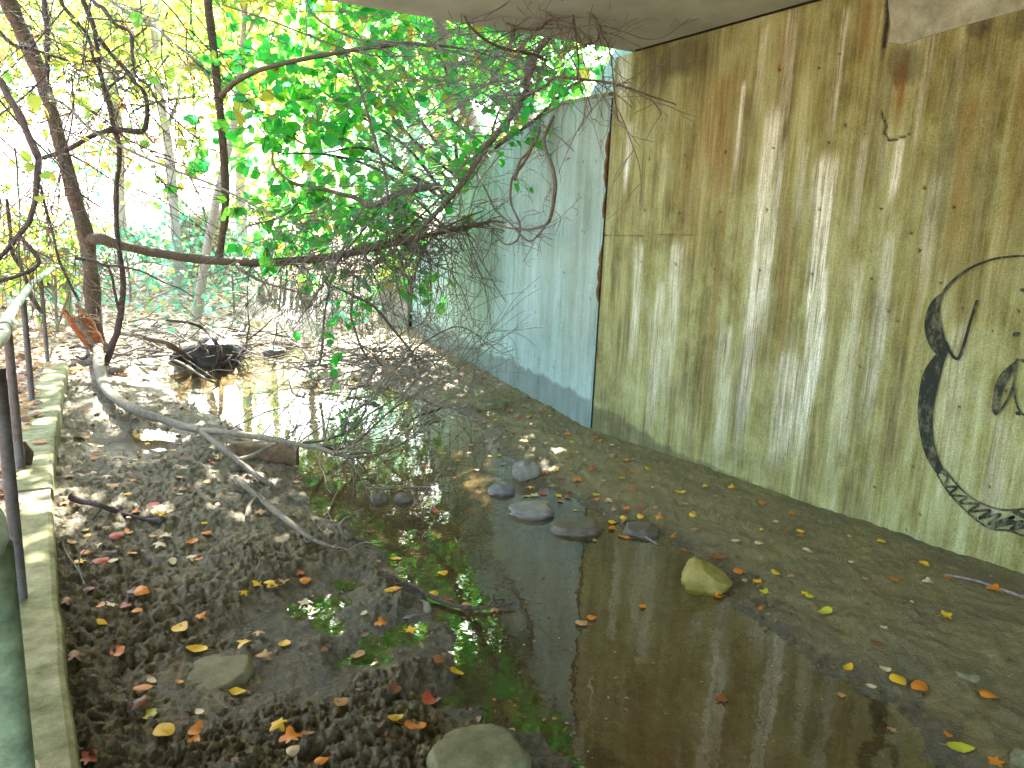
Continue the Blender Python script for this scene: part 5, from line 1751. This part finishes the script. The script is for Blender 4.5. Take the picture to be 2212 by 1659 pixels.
rw = empty('root_wad', G(455, 785, 0.0), 'black soaked root wad sitting in the far pool', 'root wad')
mb = MB()
pc = G(462, 790, ZW)
rock_mesh(mb, (pc[0], pc[1] + 0.15, ZW + 0.10), (0.42, 0.3, 0.22), 77, 0.5)
mb.build('root_mass', M['root'], rw)
mb = MB()
for k in range(40):
    a = RNG.uniform(0, 2 * PI)
    p = np.array([pc[0] + 0.35 * math.cos(a), pc[1] + 0.15 + 0.25 * math.sin(a), ZW + RNG.uniform(0.0, 0.28)])
    mb.tube(wander(p, (math.cos(a), math.sin(a), RNG.uniform(-0.4, 0.6)), RNG.uniform(0.2, 0.6), RNG, 6, 0.35, -0.08), [0.012, 0.004], 5, 2)
o = mb.build('rootlet_fringe', M['greytwig'], rw)
o['kind'] = 'stuff'

# brushwood dams
for lb, (ua, ub, va, vb), nst, mt in [('heap of pale dead sticks between the crooked tree and the root wad', (250, 400, 690, 770), 70, 'greytwig'),
                                       ('low raft of grey sticks and leaves below the wing wall end', (640, 900, 745, 800), 110, 'greytwig'),
                                       ('thin scatter of twigs caught in the far stream', (500, 640, 715, 770), 40, 'dark')]:
    p = pathg([((ua + ub) / 2, (va + vb) / 2)])[0]
    dm = empty('brushwood_heap', p, lb, 'brushwood')
    mb = MB()
    for k in range(nst):
        p = pathg([(RNG.uniform(ua, ub), RNG.uniform(va, vb))], RNG.uniform(0.01, 0.16))[0]
        a = RNG.uniform(0, 2 * PI)
        mb.tube(wander(p, (math.cos(a), math.sin(a) * 0.8, RNG.normal(0, 0.2)), RNG.uniform(0.3, 1.2), RNG, 6, 0.14, 0.0), [RNG.uniform(0.006, 0.018), 0.004], 5, 2)
    mb.build('stick_pile', M[mt], dm)['kind'] = 'stuff'

# hollow rotten log and fence post by the curb end
hl = empty('hollow_log', G(175, 745, 0.1), 'rotten orange-brown hollow log leaning against the crooked tree', 'log')
la = path3([(158, 672), (172, 690), (188, 715), (204, 745)], 9.4, 9.6)
mb = MB()
Pq, Rq = resample(la, [0.10, 0.12, 0.12, 0.10], 5)
a = np.linspace(0.5, 2 * PI - 0.9, 12)
vs = []
for i, (p, r) in enumerate(zip(Pq, Rq)):
    for k in a:
        w = 1 + 0.25 * (vn(np.array([i * 0.6]), np.array([k * 2]), 3)[0] - 0.5)
        vs.append(p + np.array([math.cos(k + 2.2) * r * w, math.sin(k + 2.2) * r * w * 0.6, math.sin(k + 2.2) * r * 0.8 * w]))
for i, (p, r) in enumerate(zip(Pq, Rq)):
    for k in a:
        vs.append(p + 0.78 * np.array([math.cos(k + 2.2) * r, math.sin(k + 2.2) * r * 0.6, math.sin(k + 2.2) * r * 0.8]))
na_, np_ = len(a), len(Pq)
q = [(i * na_ + j, (i + 1) * na_ + j, (i + 1) * na_ + j + 1, i * na_ + j + 1) for i in range(np_ - 1) for j in range(na_ - 1)]
q2 = [tuple(np_ * na_ + np.array(x)[::-1]) for x in q]
rim = [(i * na_ + e, (i + 1) * na_ + e, np_ * na_ + (i + 1) * na_ + e, np_ * na_ + i * na_ + e) for e in (0, na_ - 1) for i in range(np_ - 1)]
cap = [(j, j + 1, np_ * na_ + j + 1, np_ * na_ + j) for j in range(na_ - 1)]
mb.add(vs, [np.array(q), np.array(q2), np.array(rim), np.array(cap)])
mb.build('bark_shell', M['rust'], hl)
mb = MB()
mb.tube(path3([(166, 690), (180, 712), (197, 738)], 9.35, 9.5), [0.03, 0.035, 0.03], 8, 3, None, 0.2, 5)
mb.build('rotten_core', M['greytwig'], hl)
fp = empty('fence_post', G(146, 720, 0.1), 'bluish old fence post behind the crooked tree and handrail end', 'post')
b = G(150, 705, 0.1)
mb = MB()
mb.tube([(b[0], b[1], -0.1), (b[0], b[1], 0.8), (b[0] + 0.02, b[1], 1.25)], [0.06, 0.058, 0.055], 10, 3, None, 0.1, 2)
mb.build('post_shaft', M['rail'], fp)
mb = MB()
mb.tube([(b[0] + 0.1, b[1] - 0.05, 0.75), (b[0], b[1] - 0.07, 0.78), (b[0] - 0.12, b[1] - 0.02, 0.76)], 0.012, 6, 2)
mb.build('wire_tie', M['greytwig'], fp)
st2 = empty('broken_stump', G(40, 990, 0.1), 'short brown broken stick stump beside the third handrail post', 'stump')
b = G(58, 1003, ZC)
mb = MB()
mb.tube([(b[0], b[1], ZC - 0.02), (b[0] + 0.01, b[1], ZC + 0.07), (b[0] - 0.005, b[1], ZC + 0.14)], [0.02, 0.024, 0.008], 7, 3, None, 0.4, 7)
mb.build('stub', M['bark'], st2)

# ------------------------------------------------------------------ leaf litter that nobody could count
lt = MB()
N = 26000
rl = np.random.default_rng(3)
X = np.concatenate([rl.uniform(-3.5, 0.6, 7000), rl.uniform(-3, 13, N - 7000)])
Y = np.concatenate([rl.uniform(0.4, 12, 7000), rl.uniform(6.5, 30, N - 7000)])
h, rb, lit, bed, d = ground_h(X, Y, True)
pr = np.clip(lit, 0, 1) * (d > 0.02) + 0.10 * ((Y > 5) & (d > 0.03) & (lit < 0.2))
k = rl.random(N) < pr
k &= ~((X > curb_x(Y) - 0.20) & (X < curb_x(Y) + 0.05) & (Y < 9.5) & (rl.random(N) < 0.85))
X, Y, h = X[k], Y[k], h[k]
h = np.where((X > curb_x(Y) - 0.24) & (X < curb_x(Y) + 0.01) & (Y < 9.5), ZC, h)
n = len(X)
pos = np.stack([X, Y, h + rl.uniform(0.004, 0.02, n)], -1)
ax = np.stack([rl.normal(0, 1, n), rl.normal(0, 1, n), rl.normal(0, 0.22, n)], -1)
nm = np.stack([rl.normal(0, 0.35, n), rl.normal(0, 0.35, n), np.ones(n)], -1)
leaves(lt, pos, ax, nm, rl.uniform(0.05, 0.11, n), rl.random(n), 1.1)
# crumbs of dark leaf and twig trodden into the mud and drifted along the waterline
nf = 9000
X = np.concatenate([rl.uniform(0.1, 3.0, 4500), rl.uniform(1.8, 5.2, 4500)])
Y = np.concatenate([rl.uniform(1.4, 7.5, 4500), rl.uniform(1.2, 9.5, 4500)])
h, rb, lit, bed, d = ground_h(X, Y, True)
drift = 0.30 + 0.7 * sst(0.35, 0.05, d) + 0.5 * sst(4.0, 6.0, Y)
k = (d > 0.0) & (X > curb_x(Y) + 0.03) & (rl.random(nf) < drift) & (rl.random(nf) < 0.25 + sst(0.45, 0.65, fbm(X * 2.2, Y * 2.2, 3, 131))) & (X < WX + 0.01 + 0.25 * np.clip(Y - 4.4, 0, 9))
X, Y, h = X[k], Y[k], h[k]
n = len(X)
leaves(lt, np.stack([X, Y, h + rl.uniform(0.002, 0.010, n)], -1), np.stack([rl.normal(0, 1, n), rl.normal(0, 1, n), rl.normal(0, 0.35, n)], -1),
       np.stack([rl.normal(0, 0.5, n), rl.normal(0, 0.5, n), np.ones(n)], -1), rl.uniform(0.014, 0.036, n) * (1 + 0.5 * (Y > 4.5)), np.clip(rl.normal(0.22, 0.2, n), 0, 1), 0.8)
# specks and scum drifting on the water
nf = 2600
X, Y = rl.uniform(0.8, 4.6, nf), rl.uniform(1.2, 9.0, nf)
d = ground_parts(X, Y)[2]
k = (d < -0.03) & (X < WX) & (fbm(X * 1.6, Y * 1.6, 4, 161) + 0.25 * sst(-0.35, -0.05, d) > 0.60)
X, Y = X[k], Y[k]
n = len(X)
leaves(lt, np.stack([X, Y, np.full(n, ZW + 0.0025)], -1), np.stack([rl.normal(0, 1, n), rl.normal(0, 1, n), np.zeros(n)], -1),
       np.stack([rl.normal(0, 0.08, n), rl.normal(0, 0.08, n), np.ones(n)], -1), rl.uniform(0.006, 0.020, n), np.clip(rl.normal(0.35, 0.25, n), 0, 1), 0.9)
o = lt.build('leaf_litter', M['litter'])
o['kind'] = 'stuff'
wd = MB()
n = 2600
X, Y = rl.uniform(-4, 12, n), rl.uniform(10.5, 26, n)
h, rb, lit, bed, d = ground_h(X, Y, True)
k = (d > 0.15) & (fbm(X * 0.5, Y * 0.5, 3, 141) > 0.48)
X, Y, h = X[k], Y[k], h[k]
n = len(X)
leaves(wd, np.stack([X, Y, h + rl.uniform(0.03, 0.45, n)], -1), rl.normal(0, 1, (n, 3)), np.stack([rl.normal(0, 0.5, n), rl.normal(0, 0.5, n), np.ones(n)], -1), rl.uniform(0.08, 0.16, n), rl.random(n), 1.1)
for q_ in range(260):
    a_ = rl.integers(0, n)
    wd.tube(wander((X[a_], Y[a_], h[a_]), rl.normal(0, 0.5, 3) + np.array([0, 0, 1]), rl.uniform(0.4, 1.3), rl, 6, 0.15, -0.08), [0.007, 0.003], 4, 2)
wd.build('ground_cover', M['teal'])['kind'] = 'stuff'


# ------------------------------------------------------------------ fallen leaves, each one an object
def leaf_mesh(kind, colour, cache={}):
    if (kind, colour) in cache:
        return cache[(kind, colour)]
    rng = np.random.default_rng(100 + kind)
    n = 26
    t = np.linspace(0, 2 * PI, n, endpoint=False)
    if kind % 3 == 0:                               # lobed
        r = 0.36 + 0.13 * np.cos(5 * t) + 0.10 * np.cos(t) + rng.normal(0, 0.02, n)
        X, Y = r * np.cos(t), r * np.sin(t)
    elif kind % 3 == 1:                             # pointed oval with toothed edge
        X = 0.5 * np.cos(t)
        Y = 0.30 * np.sin(t) * (1 - 0.35 * np.cos(t)) * (1 + 0.08 * np.cos(t * 13))
    else:                                           # heart
        X = 0.46 * np.cos(t) + 0.05
        Y = 0.40 * np.sin(t) * (1 - 0.25 * np.cos(t)) + rng.normal(0, 0.012, n)
    bend, roll = rng.uniform(-0.9, 1.2), rng.uniform(-1.4, 1.8)

    def lift(x, y):
        return bend * 0.42 * x * x + roll * 0.75 * y * y + 0.10 * np.sin(7 * x + kind) * y + 0.02
    V, rings = [], [1.0, 0.66, 0.33]
    for s in rings:
        V.append(np.stack([X * s, Y * s, lift(X * s, Y * s)], 1))
    V = np.vstack(V + [np.array([[0, 0, lift(0.0, 0.0)]])])
    j = np.arange(n)
    k = (j + 1) % n
    q = np.vstack([np.stack([a * n + j, a * n + k, (a + 1) * n + k, (a + 1) * n + j], 1) for a in range(2)])
    tri = np.stack([2 * n + j, 2 * n + k, np.full(n, 3 * n)], 1)
    V[:, 2] -= V[:, 2].min()
    mb = MB()
    mb.add(V, [q, tri])
    st = np.array([[-0.42, 0, 0], [-0.6, 0.03, 0.0], [-0.78, 0.02, 0.02]]) + np.array([0, 0, lift(-0.42, 0.0) * 0.6])
    mb.tube(st, [0.018, 0.013, 0.012], 4, 2)
    me = mb.mesh('fallen_leaf', M['leaf_' + colour])
    cache[(kind, colour)] = me
    return me


LV = {
    'yellow': [(172, 963), (275, 1072), (351, 1123), (319, 960), (194, 1171), (174, 1225), (219, 1348), (389, 1358, 2), (523, 1289), (552, 1264), (587, 1269), (424, 1403, 2), (511, 1499), (355, 1592, 2), (589, 1270), (551, 1264),
               (843, 1278), (937, 1285), (956, 1240), (853, 1208), (884, 1364), (615, 1394), (986, 1455), (605, 1570, 2), (854, 1554), (1523, 1052), (1583, 1058), (1470, 1066), (1497, 1116), (1321, 1143), (1730, 1149),
               (1904, 1171), (1998, 1221, 2), (1676, 1240), (1551, 1284), (1736, 1284), (1833, 1445), (1939, 1473, 2), (2041, 1332), (1233, 957), (1145, 1055), (1140, 1073), (1206, 1073), (1347, 1121), (1323, 1130),
               (1290, 1152), (1383, 1128), (1072, 908), (1057, 879), (1079, 985), (957, 980), (1202, 1018), (1243, 978), (1344, 1033), (1400, 1014), (1635, 1260), (1189, 901), (530, 1395, 2), (470, 1000)],
    'orange': [(183, 949, 2), (203, 995), (167, 1092, 2), (138, 1090, 2), (293, 1106, 2), (255, 1101), (447, 1045), (286, 1036), (277, 1153), (185, 1198), (286, 1199), (415, 1178), (447, 1159), (306, 1280, 2), (219, 1315), (295, 1324),
               (431, 1340), (255, 1415), (308, 1497, 2), (424, 1581), (420, 1609), (659, 1262), (853, 1275), (824, 1354), (894, 1578, 2), (629, 1604, 2), (702, 1629), (1347, 1161, 2), (1422, 1131), (1648, 1088), (1710, 1113), (1730, 1161),
               (2051, 1249), (2147, 1280, 2), (1595, 1236), (1277, 1336), (1986, 1488, 2), (2133, 1503), (1225, 939), (1285, 945), (1351, 995, 2), (1366, 1020), (1179, 1024), (1063, 1068, 2), (1212, 1084), (1353, 1103), (1323, 1143),
               (1288, 1083), (1246, 1040, 2), (1100, 1068), (1934, 1254), (1551, 1290), (2151, 1653), (865, 1062), (1105, 890), (1044, 918)],
    'tan': [(250, 1056, 2), (150, 1033), (228, 1147), (560, 1112, 2), (610, 1260), (775, 1416), (572, 1423, 2), (559, 1374), (735, 1518), (1067, 1324), (1244, 1041), (1313, 1080), (1319, 988), (1031, 928, 2), (1069, 950), (1257, 1348),
            (1708, 1245), (1329, 1106), (1177, 1086), (1017, 962), (1010, 1309), (640, 1040), (332, 1165), (395, 1062), (1087, 885), (1116, 905), (1500, 1150), (1010, 868), (1000, 880), (1145, 920)],
    'pale': [(230, 1035), (391, 1070), (344, 1179, 2), (361, 1163, 2), (217, 1177), (373, 1215), (409, 1211), (243, 1315), (659, 1305, 2), (246, 1215), (1155, 1072, 2), (1313, 1084), (1640, 1175), (1744, 1191), (1587, 1171), (1323, 964), (2005, 1262), (1175, 960), (1050, 955)],
    'red': [(330, 1090, 2), (457, 1001), (252, 1164, 2), (217, 1217, 2), (272, 1315), (648, 1237), (925, 1512, 2), (1384, 1100), (1284, 1020, 2), (1174, 1068), (1227, 1075), (1123, 903), (968, 1297), (188, 1642), (1177, 898), (1370, 1060), (940, 1106), (525, 1045)],
    'brown': [(192, 1275), (141, 1313, 2), (161, 1447, 2), (851, 1499), (1692, 1151, 2), (1895, 1397), (286, 1291), (310, 1520, 2), (1165, 993), (1110, 940), (640, 1005), (800, 1150)],
    'lime': [(324, 1539), (1780, 1326, 2), (2075, 1619, 2), (1288, 1072), (1652, 1285), (1748, 1290)],
    'rust': [(948, 1429), (1559, 1514), (1551, 1211, 2), (665, 1593)],
}
SPOTS = [(130, 950, 'the far curb'), (120, 1100, 'the curb joint'), (140, 1420, 'the near curb'), (240, 1100, 'the dark stick'), (560, 990, 'the timber block'), (430, 930, 'the pale fallen stem'),
         (610, 1110, 'the long pale stick'), (470, 1440, 'the half buried slab'), (1060, 1600, 'the square mossy block'), (950, 1290, 'the knobbly stick'), (700, 1300, 'the puddled mud'), (845, 1075, 'the paired dark stones'),
         (1083, 1057, 'the domed stone'), (1137, 1015, 'the upright rock'), (1145, 1100, 'the flat grey stone'), (1240, 1137, 'the long brown stone'), (1380, 1145, 'the half sunken stone'), (1525, 1250, 'the yellow stone'),
         (1062, 872, 'the greenish flat stone'), (1275, 925, 'the wall joint'), (2100, 1252, 'the wall foot twig'), (2088, 1457, 'the pale silt stone'), (2200, 1640, 'the corner stone'), (1560, 1040, 'the stained wall foot'),
         (1850, 1150, 'the graffitied wall foot'), (160, 1215, 'the thin pale twig'), (1700, 1300, 'the silt shoreline'), (760, 1150, 'the forked pale twig'), (880, 790, 'the bleached forked log')]
items = [(u[0], u[1], c, u[2] if len(u) > 2 else 1) for c, us in LV.items() for u in us]
rl = np.random.default_rng(8)
cols = list(LEAFC)
zones = [((140, 560, 880, 1130), 30), ((140, 820, 1130, 1659), 10), ((960, 1320, 850, 1040), 26), ((1300, 2000, 1000, 1350), 14), ((1600, 2200, 1300, 1620), 6), ((1080, 1500, 1030, 1180), 10)]
for (ua, ub, va, vb), cnt in zones:
    k = 0
    while k < cnt:
        u, v = rl.uniform(ua, ub), rl.uniform(va, vb)
        if u < 150 + max(0, (v - 1300) * 0.1) or min(math.hypot(u - a[0], v - a[1]) for a in items) < 16:
            continue
        p = G(u, v, -0.02)
        if p[0] > WX - 0.05 or (u > 1300 and v < 0.354 * (u - 1280) + 955):
            continue
        items.append((u, v, cols[rl.choice(8, p=[.2, .2, .27, .15, .03, .11, .02, .02])], 0))
        k += 1
recs = []
SCN = {0: (0.026, 0.042, 'small'), 1: (0.042, 0.056, ''), 2: (0.058, 0.074, 'large')}
for u, v, c, s in items:
    p = G(u, v, -0.02)
    for _ in range(3):
        p = G(u, v, max(gh(p[0], p[1]), ZW))
    g = gh(p[0], p[1])
    wet = g < ZW + 0.002
    d = [(math.hypot(u - a, (v - b) * 1.5), a, b, t) for a, b, t in SPOTS]
    d.sort()
    D, a, b, t = d[0]
    if abs(u - a) > abs(v - b) * 1.6:
        rel = 'right of' if u > a else 'left of'
    else:
        rel = 'in front of' if v > b else 'just behind'
    where = 'afloat' if wet else ('on silt' if p[0] > 2.3 + 0.06 * p[1] else 'on mud')
    far = '' if D < 60 else ('a little ' if D < 140 else 'well ')
    if rel == 'just behind' and far:
        rel = 'behind'
    if rel == 'in front of' and far:
        far = far.replace('a little', 'further')
    recs.append([u, v, p, c, s, wet, ' '.join(x for x in (SCN[s][2], c, 'fallen leaf', where, far + rel, t) if x)])
from collections import defaultdict
by = defaultdict(list)
for r in recs:
    by[r[6]].append(r)
ORD = ['nearest', 'second nearest', 'third nearest', 'fourth nearest', 'fifth nearest', 'sixth nearest']
for lb, rs_ in by.items():
    rs_.sort(key=lambda r: -r[1])
    for k, r in enumerate(rs_):
        lab = lb
        if len(rs_) == 2:
            lab = lb + (', nearer one' if k == 0 else ', farther one')
        elif len(rs_) > 2:
            lab = lb + ', ' + ORD[min(k, 5)] + ''
        u, v, p, c, s, wet, _ = r
        kind = int(rl.integers(0, 9))
        o = bpy.data.objects.new('fallen_leaf', leaf_mesh(kind, c))
        COL.objects.link(o)
        x, y = p[0], p[1]
        e = 0.03
        if wet:
            z, nrm = ZW + 0.003, Vector((0, 0, 1))
        else:
            hs = [gh(x + a, y + b) for a, b in ((0, 0), (e, 0), (-e, 0), (0, e), (0, -e))]
            z = 0.5 * hs[0] + 0.5 * max(hs) + 0.002
            nrm = Vector(((hs[2] - hs[1]) / (2 * e) * 0.6, (hs[4] - hs[3]) / (2 * e) * 0.6, 1)).normalized()
        sz = rl.uniform(*SCN[s][:2]) * 1.12
        rot = nrm.to_track_quat('Z', 'Y').to_matrix() @ Matrix.Rotation(rl.uniform(0, 2 * PI), 3, 'Z')
        o.matrix_world = Matrix.Translation((x, y, z)) @ rot.to_4x4() @ Matrix.Scale(sz, 4)
        tag(o, lab, 'leaf', 'fallen leaves scattered on mud and water')
